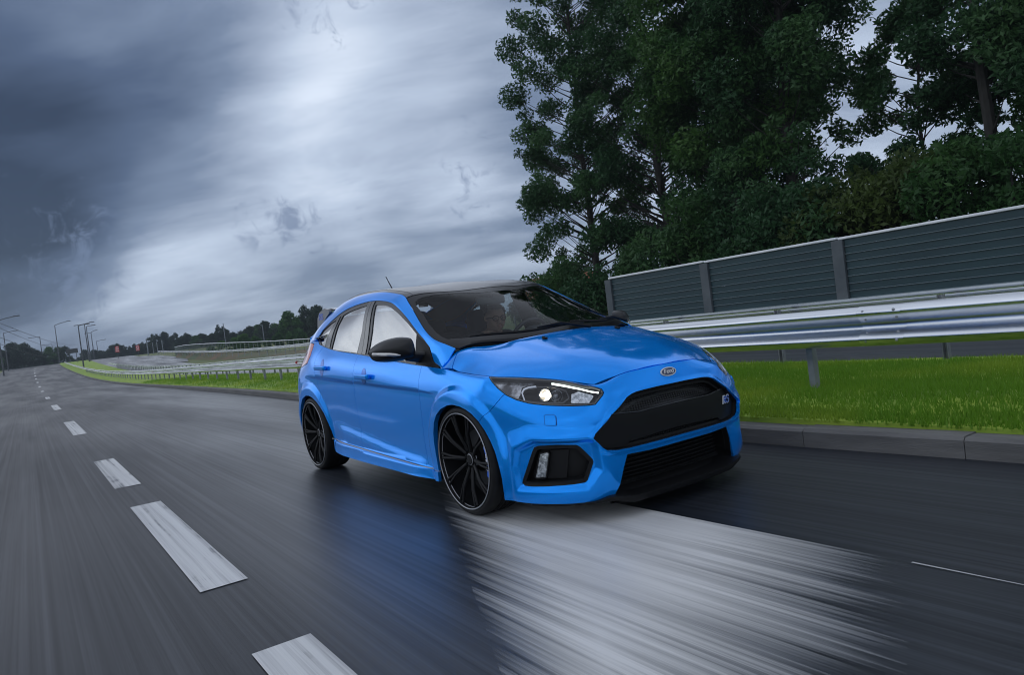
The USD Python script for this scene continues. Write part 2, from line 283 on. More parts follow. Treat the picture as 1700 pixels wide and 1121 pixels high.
def blades(n, x0, x1, w0, w1, h):
    x = x0 + (x1 - x0) * RNG.random(n); y = kerb_y(x) + .168 + (w0 + (w1 - w0) * RNG.random(n)); z = strip_z(x, y) - .01
    hh = h * (.5 + RNG.random(n)); a = RNG.random(n) * 2 * np.pi; w = .0035 + .004 * RNG.random(n); l = hh * .55 * RNG.random(n); la = RNG.random(n) * 2 * np.pi
    b0 = np.c_[x - w * np.cos(a), y - w * np.sin(a), z]; b1 = np.c_[x + w * np.cos(a), y + w * np.sin(a), z]; t = np.c_[x + l * np.cos(la), y + l * np.sin(la), z + hh]
    v = np.stack([b0, b1, t], 1).reshape(-1, 3); return v, np.arange(3 * n).reshape(-1, 3)
def leafy(name, c1, c2, scale=.8, trans=.35, rough=.55):
    N = {'geometry': ('geometry', {}), 'n': ('noise_texture', {'scale': scale, 'detail': 3.}), 'ri': ('math', {'math_type': 'multiply_add', 'value2': .5}),
         'r': ('rgb_ramp', {'ramp': [(.45, c1), (.95, c2)]}), 'p': ('principled_bsdf', {'roughness': rough, 'specular_ior_level': .3}), 't': ('translucent_bsdf', {}), 'x': ('mix_closure', {'fac': trans})}
    L = [('geometry.position', 'n.vector'), ('geometry.random_per_island', 'ri.value1'), ('n.fac', 'ri.value3'), ('ri.value', 'r.fac'), ('r.color', 'p.base_color'), ('r.color', 't.color'), ('p.BSDF', 'x.closure1'), ('t.BSDF', 'x.closure2')]
    return usdkit.material(stage, '/World/Looks/' + name, N, L, surface='x.closure')
blade_mat = leafy('grass_blades', (.13, .27, .018), (.46, .50, .06), .55, .4, .6)
_parts = [blades(64000, -1.5, 4.5, 0, 3.4, .055), blades(9000, -6, 4.5, -.02, .25, .06), blades(30000, -14, -1.5, 0, 3.4, .06), blades(24000, -45, -14, 0, 3.4, .09)]
_o = 0; _v = []; _f2 = []
for a, b in _parts: _v.append(a); _f2.append(b + _o); _o += len(a)
tag(obj('grass', (np.vstack(_v), np.vstack(_f2)), blade_mat), 'short green grass on the strip between kerb and guardrail', 'grass', kind='stuff')

# kerb, built of separate stones
def kerb_stone(x0, x1, r):
    p = [(0, -.05), (0, .105), (.02, .125 + r), (.17, .125 + r), (.17, -.05)]
    return profile_sweep(np.linspace(x0 + .0025, x1 - .0025, 2), kerb_y, p)
KERB = UsdGeom.Xform.Define(stage, path_for('kerb')); tag(KERB, kind='structure')
_x = 9.
while _x > -60.:
    obj('kerb_stone', kerb_stone(_x - 1., _x, RNG.uniform(-.003, .004)), kerb_mat, KERB); _x -= 1.
obj('far_kerb', profile_sweep(np.r_[np.arange(-420, -60, 6.), -60.], kerb_y, [(0, -.05), (0, .105), (.02, .125), (.17, .125), (.17, -.05)]), kerb_mat, KERB)

# painted markings
MARK = UsdGeom.Xform.Define(stage, path_for('road_markings')); tag(MARK, kind='structure')
def dash(x0, x1, w=.22):
    xs = np.linspace(x0, x1, max(2, int((x1 - x0) / 3) + 1))
    return ribbon(xs, lambda x: dash_y(x) - w / 2, lambda x: dash_y(x) + w / 2, .004)
for a, b in ((2.2, 5.2), (-1.5, 1.27), (-5.4, -2.68), (-15.7, -10.6), (-30.5, -24.5), (-48., -43.), (-69, -64), (-88.5, -83.5), (-110, -104.5), (-131, -125), (-152, -145), (-174, -166), (-196, -188), (-217, -209)):
    obj('dash_line', dash(a, b), line_mat, MARK)
_pv = [(-.30, -.285), (3.52, -.25), (4.35, -2.0), (3.5, -2.02)]
def flat_poly(pts, dz=.004, h=.25):
    v, f = tri2d(Polygon(pts), h, h); return trimesh.Trimesh(np.c_[v, np.full(len(v), dz)], f, process=False)
def tri2d(poly, h, hb):
    """Triangulates a polygon: edge points every hb, inner points every h."""
    P = []
    for ring in [poly.exterior, *poly.interiors]:
        c = np.array(ring.coords)
        for a, b in zip(c[:-1], c[1:]):
            n = max(1, int(math.ceil(np.hypot(*(b - a)) / hb))); P.append(a + (b - a) * (np.arange(n)[:, None] / n))
    B = np.vstack(P); x0, y0, x1, y1 = poly.bounds
    gx = np.arange(x0 + h / 2, x1, h); gy = np.arange(y0 + h / 2, y1, h * .87)
    G = np.array([(x + (h / 2 if k % 2 else 0), y) for k, y in enumerate(gy) for x in gx]).reshape(-1, 2)
    if len(G):
        inner = poly.buffer(-min(hb, h) * .55)
        G = G[shapely.contains_xy(inner, G[:, 0], G[:, 1])] if not inner.is_empty else G[:0]
    V = np.vstack([B, G]) if len(G) else B
    _, ix = np.unique(np.round(V, 7), axis=0, return_index=True); V = V[np.sort(ix)]
    T = Delaunay(V).simplices; c = V[T].mean(1)
    a, b, d = V[T[:, 0]], V[T[:, 1]], V[T[:, 2]]
    ar = (b[:, 0] - a[:, 0]) * (d[:, 1] - a[:, 1]) - (b[:, 1] - a[:, 1]) * (d[:, 0] - a[:, 0])
    keep = shapely.contains_xy(poly.buffer(1e-6), c[:, 0], c[:, 1]) & (np.abs(ar) > 1e-9)
    T, ar = T[keep], ar[keep]; T[ar < 0] = T[ar < 0][:, [0, 2, 1]]
    return V, T
obj('arrow_head', flat_poly(_pv), road_paint, MARK)
obj('edge_line', flat_poly([(3.52, -.256), (3.98, -.2515), (3.98, -.2475), (3.52, -.245)]), line_mat, MARK)

# ================= guardrails =================
W = [(0, .88), (-.035, .87), (-.078, .84), (-.083, .81), (-.045, .775), (-.012, .745), (-.005, .72), (-.012, .695), (-.045, .665), (-.083, .63), (-.078, .60), (-.035, .57), (0, .56)]
_Wc = CubicSpline(np.arange(len(W)), np.array(W))(np.linspace(0, len(W) - 1, 41))
W_PROF = [tuple(p) for p in _Wc] + [(p[0] + .004, p[1]) for p in _Wc[::-1]]
def rail(label, yc, x0, x1, step, face=-1, group='galvanised guardrails along the road', dz=0., seg=4.):
    t = thing('guardrail', label, 'guardrail', group)
    pr = [(a * (1 if face < 0 else -1), z + dz) for a, z in W_PROF]
    xs = np.arange(x0, x1 + .01, seg if x1 - x0 < 60 else 8.)
    for a, b in zip(xs[:-1], xs[1:]):
        m = profile_sweep(np.linspace(a + .002, b - .002, 3), yc, pr, caps=False)
        bm = obj('beam', m, steel, t, smooth=40)
        if x1 - b < 34 and face < 0:
            yb, zb = float(yc(np.array([b]))[0]) if np.ndim(yc(np.array([b]))) else float(yc(b)), float(zp(b)) + dz
            obj('splice', profile_sweep(np.array([b - .17, b + .17]), lambda q: yc(q) - .0035, pr, caps=False), steel, bm, smooth=40)
            obj('bolts', cat([trimesh.creation.icosphere(1, .013).apply_scale((1, .6, 1)).apply_translation((b + dx, yb + yy, zb + zz)) for dx in (-.12, .12) for yy, zz in ((-.047, .778), (-.047, .662), (-.082, .835), (-.082, .605))]), steel_post, bm)
    k = 0
    for x in np.arange(x1 - .7, x0, -step):
        y = float(yc(x)); z = float(zp(x))
        m = cat([bx((x, y + face * -.055, z + .40 + dz), (.055, .012, .86)), bx((x - .025, y + face * -.085, z + .40 + dz), (.006, .06, .86)), bx((x + .025, y + face * -.085, z + .40 + dz), (.006, .06, .86)), bx((x, y + face * -.055, z + .72 + dz), (.05, .04, .18))])
        obj('post', m, steel_post, t); k += 1
        if k > 70: break
    return t
rail_a = lambda x: kerb_y(x) + 1.20
rail_b = lambda x: kerb_y(x) + 3.75 + .02 * np.maximum(0, -np.asarray(x) - 30)
t = rail('nearest bright steel guardrail on the grass strip beside the kerb', rail_a, -230, 14, 2.)
refl_red = plain('red_reflector', (.45, .01, .01), .3)
for x in (-14.5, -47.):
    obj('reflector', bx((x, float(rail_a(x)) - .02, float(zp(x)) + .72), (.09, .02, .05)), refl_red, t)
rail('second steel guardrail at the far side of the grass strip, posts towards the road', rail_b, -150, 14, 2., face=1)
rail('long steel guardrail beyond the opposite road in front of the green fence', PchipInterpolator([-230, -170, -110, -70, -50, -30, 0], [26, 24, 21, 19.2, 18.2, 17.6, 17.4]), -190, -24, 4., dz=.55)

# ================= noise barrier =================
bar_board = noisy('barrier_board', (.010, .034, .042), (.018, .050, .058), 2., (.45, .6), (.3, 2, 2))
bar_post = noisy('barrier_post', (.060, .075, .085), (.095, .11, .12), 2., (.5, .6))
bar_rail = noisy('barrier_cap', (.70, .72, .75), (.84, .85, .86), 2., (.35, .5))
bar_edge = plain('barrier_ledge', (.13, .17, .19), .4)
def barrier():
    t = thing('noise_barrier', 'dark green noise barrier of horizontal boards with grey posts and pale cap rails', 'noise barrier')
    Y, step, x = 12., 3.72, -11.3
    for k in range(7):
        x0, x1 = x + k * step, x + (k + 1) * step; top = 2.02 - .014 * k
        obj('post', rbox((x0, Y, 1.0), (.26, .22, 2.02 - .014 * k), .012), bar_post, t)
        for j in range(8):
            z0 = .70 + j * (top - .70) / 8; z1 = .70 + (j + 1) * (top - .70) / 8
            b = obj('board', bx(((x0 + x1) / 2 + .0, Y - .02, (z0 + z1) / 2 + .006), (step - .30, .05, z1 - z0 - .012)), bar_board, t)
            obj('board_ledge', bx(((x0 + x1) / 2, Y - .055, z0 + .010), (step - .30, .03, .012)), bar_edge, b)
        obj('cap_rail', rbox(((x0 + x1) / 2, Y - .02, top + .035), (step - .05, .14, .055), .015), bar_rail, t)
        obj('base_rail', rbox(((x0 + x1) / 2, Y - .10, .675), (step - .02, .10, .05), .012), bar_rail, t)
        obj('plinth', bx(((x0 + x1) / 2, Y, .32), (step - .02, .20, .66)), bar_post, t)
barrier()

# ================= distant furniture =================
lamp_mat = plain('lamp_post_grey', (.075, .08, .09), .5, .3)
head_mat = plain('lamp_head', (.05, .05, .055), .5)
CAMX = CAM_POS
def at_px(px, py, D):
    d = np.array([(px - 850) / 1188.063, (py - 560.5) / 1188.063, 1.]) @ CAM_ROWS; d /= np.hypot(d[0], d[1]); return CAM_POS + d * D
def lamp_post(label, x, y, h, arms, thick=.11, group='street lamps along the far road'):
    """arms: (direction angle, reach, rise) of each lamp arm."""
    t = thing('street_lamp', label, 'street lamp', group, loc=(x, y, float(zp(x)) - .1))
    obj('pole', tube([(0, 0, 0), (0, 0, h * .5), (0, 0, h)], [thick, thick * .8, thick * .55], 8), lamp_mat, t)
    for a, L, up in arms:
        c, s = math.cos(a), math.sin(a)
        arm = obj('arm', tube([(0, 0, h - .05), (c * L * .5, s * L * .5, h + up * .6), (c * L, s * L, h + up)], thick * .5, 6), lamp_mat, t)
        obj('lamp_head', rbox((0, 0, 0), (1.3, .42, .18), .07).apply_transform(trimesh.transformations.rotation_matrix(a, [0, 0, 1])).apply_translation((c * (L + .4), s * (L + .4), h + up + .03)), head_mat, arm)
    return t
R_ = math.atan2(CAM_ROWS[0][1], CAM_ROWS[0][0])     # towards the right of the view
def lamp_at(label, top, base_x, D, arms, thick=.11):
    p = at_px(top[0], top[1], D); lamp_post(label, p[0], p[1], p[2] - float(zp(p[0])) + .1, arms, thick)
lamp_at('tall lamp post with one long arm to the right, beside the road crest', (90.7, 540), 96, 262, [(R_, 4.0, .7)], .16)
lamp_at('lamp post with its arm towards the left, left of the tall one at the crest', (65.8, 559), 73, 300, [(R_ + math.pi, 3.0, -.1)], .17)
lamp_at('short far lamp post with left arm, just left of the tall crest lamp', (86, 571.5), 90, 400, [(R_ + math.pi, 3.6, -.1)], .17)
lamp_at('lamp post at the left picture edge with a short arm to the right', (5.6, 553), 4, 240, [(R_, 3.1, .2)], .16)
lamp_at('nearest lamp post at the left edge, high arm above the wires', (-6, 533), 0, 185, [(R_, 3.9, .5)], .16)
lamp_at('dark based lamp post standing behind the guardrail end, right of the signboard', (129.7, 541), 138, 172, [(R_, 1.3, .12)], .15)
lamp_at('double headed lamp post second from the dark based one', (140, 538), 147, 232, [(R_, 1.7, .25), (R_ + math.pi, 1.9, -.15)], .16)
lamp_at('lamp post with right arm standing close to the double headed one', (143, 542), 146, 236, [(R_, 1.6, .05)], .16)
lamp_at('smaller double armed lamp post at the start of the tree line', (151, 552), 155, 300, [(R_, 1.4, .5), (R_ + math.pi, 1.4, -.2)], .17)
lamp_at('smallest lamp post with right arm in front of the distant trees', (160, 566.5), 166, 360, [(R_, 3.2, .2)], .17)
def pole_at(label, top, bot, D, thick, name='pole', c=lamp_mat):
    p, q = at_px(*top, D), at_px(*bot, D)
    t = thing('utility_pole', label, 'pole', 'thin poles in front of the trees', loc=(p[0], p[1], float(zp(p[0])) - .1))
    obj('shaft', tube([(0, 0, 0), (0, 0, p[2] - float(zp(p[0])) + .1)], thick, 7), c, t)
    obj('cap', trimesh.creation.icosphere(1, thick * 1.5).apply_translation((0, 0, p[2] - float(zp(p[0])) + .1)), c, t)
pole_mat = plain('pole_grey', (.20, .22, .25), .5, .2)
for (l, a, b, D, w) in [('dark topped pole right of the red chevron signs', (243, 564), (246, 587), 240, .16), ('pale thin pole next to the dark topped pole', (253, 570), (255, 586), 245, .10), ('first of two close thin poles left of the steel rail', (260, 569), (262, 586), 230, .10), ('second of two close thin poles left of the steel rail', (268.5, 566), (270, 585), 235, .12),
                        ('tall thin lamp mast above the trees behind the green fence', (370.5, 538), (373, 560), 170, .08), ('thin mast above the trees, nearer to the car', (435.5, 541), (437, 566), 150, .07)]:
    pole_at(l, a, b, D, w, c=pole_mat)
def signboard():
    p = at_px(119.5, 583, 250); g = float(zp(p[0]))
    t = thing('signboard', 'dark rectangular overhead board on two legs beyond the crest', 'signboard', loc=(p[0], p[1], g), rz=R_)
    h = p[2] - g
    obj('board', rbox((0, 0, h), (3.5, .12, 1.35), .03), plain('board_back', (.035, .037, .042), .6), t)
    for s in (-1.1, 1.1): obj('leg', tube([(s, .1, -.2), (s, .1, h - .6)], .08, 6), lamp_mat, t)
signboard()
chev_red = plain('sign_red', (.5, .012, .012), .4); white = plain('white_paint', (.75, .75, .74), .4)
def chevron(label, px, D):
    p = at_px(*px, D); g = float(zp(p[0]))
    t = thing('chevron_sign', label, 'road sign', 'red chevron signs on the far bend', loc=(p[0], p[1], g), rz=R_)
    h = p[2] - g
    pl = obj('plate', bx((0, 0, h), (1.1, .04, 1.7)), chev_red, t)
    for k in (-.5, 0., .5): obj('chevron', cat([bx((s * .22, -.03, h + k + .0), (.5, .01, .16)).apply_transform(trimesh.transformations.rotation_matrix(s * .5, [0, 1, 0], (s * .22, -.03, h + k))) for s in (-1, 1)]), white, pl)
    obj('leg', tube([(0, .05, -.1), (0, .05, h - .8)], .06, 6), lamp_mat, t)
chevron('left one of two red and white chevron signs on the far bend', (194.5, 580), 235)
chevron('right one of two red and white chevron signs on the far bend', (228.5, 578), 250)
def green_fence():
    t = thing('railing', 'long pale green railing of thin bars on the far embankment', 'railing')
    fm = plain('railing_green', (.16, .20, .17), .5)
    knots = [at_px(290, 577, 175), at_px(372, 569.5, 120), at_px(450, 566.5, 108), at_px(521, 562, 100), at_px(560, 559, 98)]
    K = np.array(knots); s = np.r_[0, np.cumsum(np.linalg.norm(np.diff(K, axis=0), axis=1))]; c = PchipInterpolator(s, K)
    q = c(np.linspace(0, s[-1], 30)); obj('top_rail', tube(q, .06, 6), bar_rail, t); obj('bottom_rail', tube(q - [0, 0, 1.35], .05, 6), fm, t)
    for p in c(np.arange(0, s[-1], 1.1)): obj('bar', bx(p - [0, 0, .85], (.06, .06, 1.7)), fm, t)
    # the bank it stands on
    b = c(np.linspace(0, s[-1], 24)); out = CAM_POS - b; out[:, 2] = 0; out /= np.linalg.norm(out, axis=1, keepdims=True)
    lo = b + out * 9; lo[:, 2] = zp(lo[:, 0]) - .04; hi = b - [0, 0, 1.5]; bk = b - out * 60; bk[:, 2] = hi[:, 2]
    v = np.vstack([lo, hi, bk]); n = 24; i = np.arange(n - 1); f = np.vstack([np.c_[r * n + i, r * n + i + 1, (r + 1) * n + i + 1] for r in (0, 1)] + [np.c_[r * n + i, (r + 1) * n + i + 1, (r + 1) * n + i] for r in (0, 1)])
    m = trimesh.Trimesh(v, f, process=False)
    if m.face_normals[:, 2].mean() < 0: m.invert()
    tag(obj('embankment', m, noisy('bank_earth', (.06, .09, .03), (.16, .10, .055), .12, (.8, .9), lo=.42, hi=.66), smooth=True), kind='structure')
green_fence()
wire_mat = plain('wire_dark', (.03, .03, .035), .6)
for k, (a, b, sag) in enumerate([((-30, 524), (130, 572), 5), ((-30, 531), (110, 577), 6), ((-30, 548), (104, 584), 6), ((-30, 560), (100, 590), 5)]):
    p, q = at_px(*a, 95), at_px(*b, 330); u = np.linspace(0, 1, 24)[:, None]; c = p + (q - p) * u - np.array([0, 0, 1.]) * (4 * u * (1 - u)) * 1.3
    tag(obj('overhead_wire', tube(c, .028, 5), wire_mat), ['highest overhead wire running from the left edge to the far lamps', 'second overhead wire from the top at the left edge', 'third overhead wire from the top at the left edge', 'lowest overhead wire at the left edge'][k], 'wire', 'overhead wires at the left')

# ================= trees =================
bark = noisy('bark', (.022, .020, .018), (.055, .052, .047), 6., (.8, .95), (1, 1, .25), bump=.5)
LEAF = [leafy('leaf_dark', (.024, .070, .024), (.100, .205, .052), .35, .25), leafy('leaf_mid', (.026, .076, .018), (.110, .215, .042), .35, .3), leafy('leaf_olive', (.035, .060, .012), (.085, .125, .026), .35, .3), leafy('leaf_far', (.018, .036, .020), (.040, .066, .030), .2, .2)]
def leaves(centres, radii, n, size, flat=1.):
    """n leaf faces scattered through clumps."""
    k = RNG.choice(len(centres), n, p=np.array(radii) ** 2.2 / (np.array(radii) ** 2.2).sum())
    d = RNG.normal(size=(n, 3)); d /= np.linalg.norm(d, axis=1, keepdims=True)
    p = np.array(centres)[k] + d * (np.array(radii)[k] * RNG.random(n) ** .45)[:, None] * [1, 1, flat]
    a = RNG.normal(size=(n, 3)); a /= np.linalg.norm(a, axis=1, keepdims=True); b = np.cross(a, RNG.normal(size=(n, 3))); b /= np.linalg.norm(b, axis=1, keepdims=True)
    s = size * (.6 + .8 * RNG.random(n))[:, None]
    v = np.stack([p - a * s, p + b * s * .42, p + a * s, p - b * s * .42], 1).reshape(-1, 3)
    i = np.arange(n) * 4; return v, np.vstack([np.c_[i, i + 1, i + 2], np.c_[i, i + 2, i + 3]])
def limb_tree(H, crown_r, crown_lo, nl, lsize, mat, nclump, seed, lean=0., trunk_r=.2, name='tree', label='', group='', loc=(0, 0, 0), taper=.5, clump=(.5, 1.1)):
    global RNG
    keep = RNG; RNG = np.random.default_rng(seed)
    t = thing(name, label, 'tree', group, loc=loc)
    zz = np.linspace(0, H * .93, 9); wob = np.cumsum(RNG.normal(size=(9, 2)) * .10, 0) + np.c_[lean * zz, 0 * zz]
    tp = np.c_[wob, zz]; tr = np.interp(zz, [0, H], [trunk_r, .02])
    wood = [tube(tp, tr, 8)]; C, R = [], []
    for k in range(nclump):
        u = RNG.random() ** .85; z = crown_lo + (H - crown_lo) * u
        env = crown_r * (math.sin(math.pi * min(1, .14 + .86 * u) ** .8) ** taper) * (.35 + .75 * RNG.random() ** .5)
        a = RNG.random() * 2 * math.pi; j = np.array([np.interp(z, zz, tp[:, 0]), np.interp(z, zz, tp[:, 1]), z])
        c = j + [env * math.cos(a), env * math.sin(a), 0]
        C.append(c); R.append(RNG.uniform(*clump))
        st = j - [0, 0, min(z * .3, env * .7)]; wood.append(tube([st, (st + c) / 2 + [0, 0, -.05 * env], c], [np.interp(st[2], [0, H], [trunk_r, .02]) * .30 + .006, .018, .008], 5))
    obj('trunk', cat(wood), bark, t)
    obj('crown', leaves(C, R, nl, lsize, .8), mat, t)
    RNG = keep
    return t
G1 = 'tall trees behind the noise barrier'
limb_tree(20.0, 3.1, .8, 80000, .085, LEAF[0], 210, 11, .0, .20, 'tall_tree', 'loose leafed tall tree at the left end of the noise barrier', G1, (-21.2, 20.2, -.1), clump=(.32, .85), taper=.35)
limb_tree(21.0, 3.1, 1.0, 90000, .09, LEAF[0], 210, 12, .0, .22, 'tall_tree', 'tall tree with sky gaps, second from the left behind the noise barrier', G1, (-16.9, 20.6, -.1), clump=(.32, .92), taper=.35)
limb_tree(22.0, 3.0, .8, 110000, .095, LEAF[1], 190, 13, .0, .26, 'tall_tree', 'densest and highest green tree behind the middle of the noise barrier', G1, (-12.6, 20., -.1), clump=(.45, 1.15), taper=.35)
limb_tree(20.0, 2.3, 1.0, 80000, .09, LEAF[0], 170, 14, .0, .24, 'tall_tree', 'dark tall tree at the right end of the big clump', G1, (-9.5, 19.6, -.1), clump=(.35, .95), taper=.35)
limb_tree(20.0, 1.5, 1.0, 52000, .085, LEAF[0], 130, 15, .0, .20, 'tall_tree', 'open crowned tree right of the gap of sky', G1, (-3.5, 19.5, -.1), clump=(.3, .75), taper=.35)
limb_tree(20.0, 2.2, 1.0, 70000, .09, LEAF[0], 140, 16, .0, .22, 'tall_tree', 'dark tree at the right picture edge behind the noise barrier', G1, (-.8, 18.6, -.1), clump=(.4, 1.0), taper=.35)
limb_tree(18.5, 3.0, 1.0, 60000, .095, LEAF[0], 120, 17, .0, .24, 'tall_tree', 'dark tall tree standing back between the two densest ones', G1, (-15.2, 25., -.1), clump=(.45, 1.1), taper=.35)
limb_tree(9.5, 1.9, .8, 26000, .085, LEAF[0], 70, 18, .0, .10, 'young_tree', 'thin young tree filling the lower part of the sky gap', 'tall trees behind the noise barrier', (-6.3, 20.6, -.1), clump=(.25, .65), taper=.4)
limb_tree(11., 1.7, .8, 26000, .085, LEAF[1], 70, 19, .0, .10, 'young_tree', 'young tree between the open crowned tree and the right picture edge', 'tall trees behind the noise barrier', (-2.1, 20.8, -.1), clump=(.25, .7), taper=.4)
def bush(label, x, y, w, h, n, mat, seed):
    global RNG
    keep = RNG; RNG = np.random.default_rng(seed)
    t = thing('bush', label, 'bush', 'bushes behind the noise barrier', loc=(x, y, -.1))
    C = [(RNG.uniform(-w, w), RNG.uniform(-w, w) * .6, h * RNG.random() ** .7 * .85) for _ in range(26)]; R = RNG.uniform(.5, 1.0, 26)
    obj('stem', cat([tube([(c[0] * .2, c[1] * .2, 0), (c[0] * .7, c[1] * .7, c[2] * .6), c], [.05, .03, .012], 5) for c in C]), bark, t)
    obj('foliage', leaves(C, R, n * 2, .095, .9), mat, t); RNG = keep
bush('dark undergrowth bush beneath the leftmost tall tree', -20.5, 18., 2.0, 3.4, 5000, LEAF[0], 31)
bush('dark undergrowth bush behind the barrier below the sky gap tree', -16., 18.2, 2.2, 4.2, 7000, LEAF[0], 32)
bush('wide dark bush in the deep shade of the densest tree', -12., 17.6, 2.3, 4.6, 8000, LEAF[0], 33)
bush('dark green bush beneath the right end of the big clump', -8.6, 17.2, 2.1, 4.8, 8000, LEAF[0], 34)
bush('yellowish green bush behind the barrier below the gap of sky', -5.6, 17.0, 1.7, 4.7, 8000, LEAF[2], 35)
bush('dark bush behind the barrier at the right picture edge', -2.2, 16.6, 2.0, 4.6, 8000, LEAF[1], 36)
# distant belt of small trees: three kinds, every tree an individual
FARP = [limb_tree(7.6, 2.6, 1.0, 2600, .34, LEAF[3], 30, 41, .0, .16, 'belt_tree', 'broad dark tree at the near end of the far tree belt beside the car', 'trees of the far belt', tuple(np.r_[at_px(534, 566, 168)[:2], zp(at_px(534, 566, 168)[0])]), clump=(.8, 1.5)),
        limb_tree(8.4, 1.9, .8, 2200, .34, LEAF[3], 28, 42, .0, .16, 'belt_tree', 'slender dark tree in the far belt next to the broad one by the car', 'trees of the far belt', tuple(np.r_[at_px(516, 568, 176)[:2], zp(at_px(516, 568, 176)[0])]), clump=(.7, 1.3)),
        limb_tree(7.0, 2.4, .4, 2400, .32, LEAF[1], 26, 43, .0, .14, 'belt_tree', 'fresh green low tree in the far belt behind the railing', 'trees of the far belt', tuple(np.r_[at_px(487, 572, 165)[:2], zp(at_px(487, 572, 165)[0])]), clump=(.8, 1.4))]
_k = 0
def belt_tree(px, D, s, kind, where):
    global _k
    p = at_px(px, 590, D); _k += 1
    copy_of(FARP[kind], 'belt_tree', (p[0], p[1], float(zp(p[0])) - .2), RNG.random() * 6.28, s, where, 'tree', 'trees of the far belt', s * RNG.uniform(.85, 1.2))
R2 = np.random.default_rng(5)
for px in np.arange(113, 545, 7.5):
    D = np.interp(px, [110, 200, 300, 420, 540], [380, 330, 280, 215, 165]) * R2.uniform(.95, 1.08)
    hh = np.interp(px, [110, 150, 200, 250, 330, 420, 540], [26, 36, 40, 44, 46, 45, 52]) * R2.uniform(.82, 1.04)
    s = (hh / 1188 * D - float(zp(at_px(px, 590, D)[0])) + 1.3) / 8.2
    k_ = int(R2.choice([0, 1, 1, 0, 2] if px > 320 else [0, 1, 1]))
    w_ = ['beside the last street lamps past the crest', 'behind the two red chevron signs', 'behind the thin pale poles', 'behind the left end of the green railing', 'behind the middle of the green railing', 'at the near end of the belt by the car spoiler'][int(np.searchsorted([165, 240, 300, 390, 470], px))]
    belt_tree(px + R2.uniform(-2, 2), D, s, k_, ['broad dark tree ', 'slender dark tree ', 'rounded fresh green tree '][k_] + w_)
for px in np.arange(352, 520, 19):
    D = 135 + R2.uniform(0, 14); belt_tree(px, D, R2.uniform(.30, .48), 2, 'low fresh green bush like tree just behind the railing')
for px in np.arange(-90, 108, 8.5):
    D = R2.uniform(262, 300) + px * .25; s = R2.uniform(.55, .95) * (1.15 if px < 60 else .9)
    k_ = int(R2.choice([0, 1, 2])); belt_tree(px, D, s, k_, ['broad dark tree ', 'slender dark tree ', 'low rounded tree '][k_] + ('in the roadside row at the left picture edge' if px < 40 else 'in the roadside row just left of the crest'))
for px in np.arange(880, 1012, 11):
    belt_tree(px, 115 + R2.uniform(0, 14), R2.uniform(.62, .85), int(R2.choice([0, 2])), 'low tree just visible past the right roof pillar of the car')

def far_wood():
    """The unbroken mass of woodland behind the single trees."""
    v, f, o = [], [], 0
    px = np.r_[np.arange(-160, 115, 4.), np.arange(112, 560, 4.)]
    C, R = [], []
    for q in px:
        D = np.interp(q, [-160, 100, 200, 300, 420, 540], [330, 420, 380, 320, 260, 200]); p = at_px(q, 590, D); z = float(zp(p[0]))
        top = np.interp(q, [-160, 60, 110, 150, 250, 540], [30, 22, 14, 24, 34, 38]) / 1188 * D - z + 1.2
        for _ in range(4): C.append((p[0] + RNG.uniform(-4, 4), p[1] + RNG.uniform(-4, 4), z + max(1., top) * RNG.random() * .8)); R.append(RNG.uniform(.9, 1.6) * D / 260)
    return leaves(C, R, 26000, .55, 1.)
tag(obj('woods', far_wood(), LEAF[3]), 'dark mass of distant woodland behind the single trees', 'woods', kind='stuff')

def house(label, px, D, w, d, h, rz, wall, roof):
    p = at_px(px, 520, D); t = thing('house', label, 'house', 'houses beyond the meadow', loc=(p[0], p[1], float(zp(p[0])) - .1), rz=rz)
    obj('wall', bx((0, 0, h / 2), (w, d, h)), wall, t)
    r = trimesh.creation.extrude_polygon(Polygon([(-d / 2 - .5, 0), (d / 2 + .5, 0), (0, d * .42)]), w + .8); V = r.vertices.copy(); r.vertices = np.c_[V[:, 2] - w / 2 - .4, V[:, 0], V[:, 1] + h + .01]; r.fix_normals()
    rr = obj('roof', r, roof, t); obj('chimney', bx((w * .25, d * .12, h + d * .40), (.6, .6, 1.2)), roof, rr)
    for s_ in (-1, 1):
        for x_ in np.linspace(-w * .34, w * .34, 3):
            f = obj('window', bx((x_, s_ * (d / 2 + .02), h * .58), (1.1, .08, 1.3)), white, t); obj('pane', bx((x_, s_ * (d / 2 + .07), h * .58), (.9, .04, 1.1)), head_mat, f)
    obj('door', bx((0, -d / 2 - .03, 1.05), (1., .08, 2.1)), bark, t)
_wallm = noisy('house_render', (.40, .36, .27), (.52, .47, .36), 1.5, (.8, .9)); _roofm = noisy('roof_tiles', (.22, .06, .03), (.32, .10, .05), 4., (.7, .85))
house('pale house with red roof beyond the meadow, seen through the windscreen', 935, 96, 9., 7., 3.6, .4, _wallm, _roofm)
house('low yellowish house seen through the windscreen, right of the red roofed one', 962, 104, 7., 6., 3., -.2, noisy('house_yellow', (.45, .36, .12), (.55, .44, .18), 1.5, (.8, .9)), _roofm)


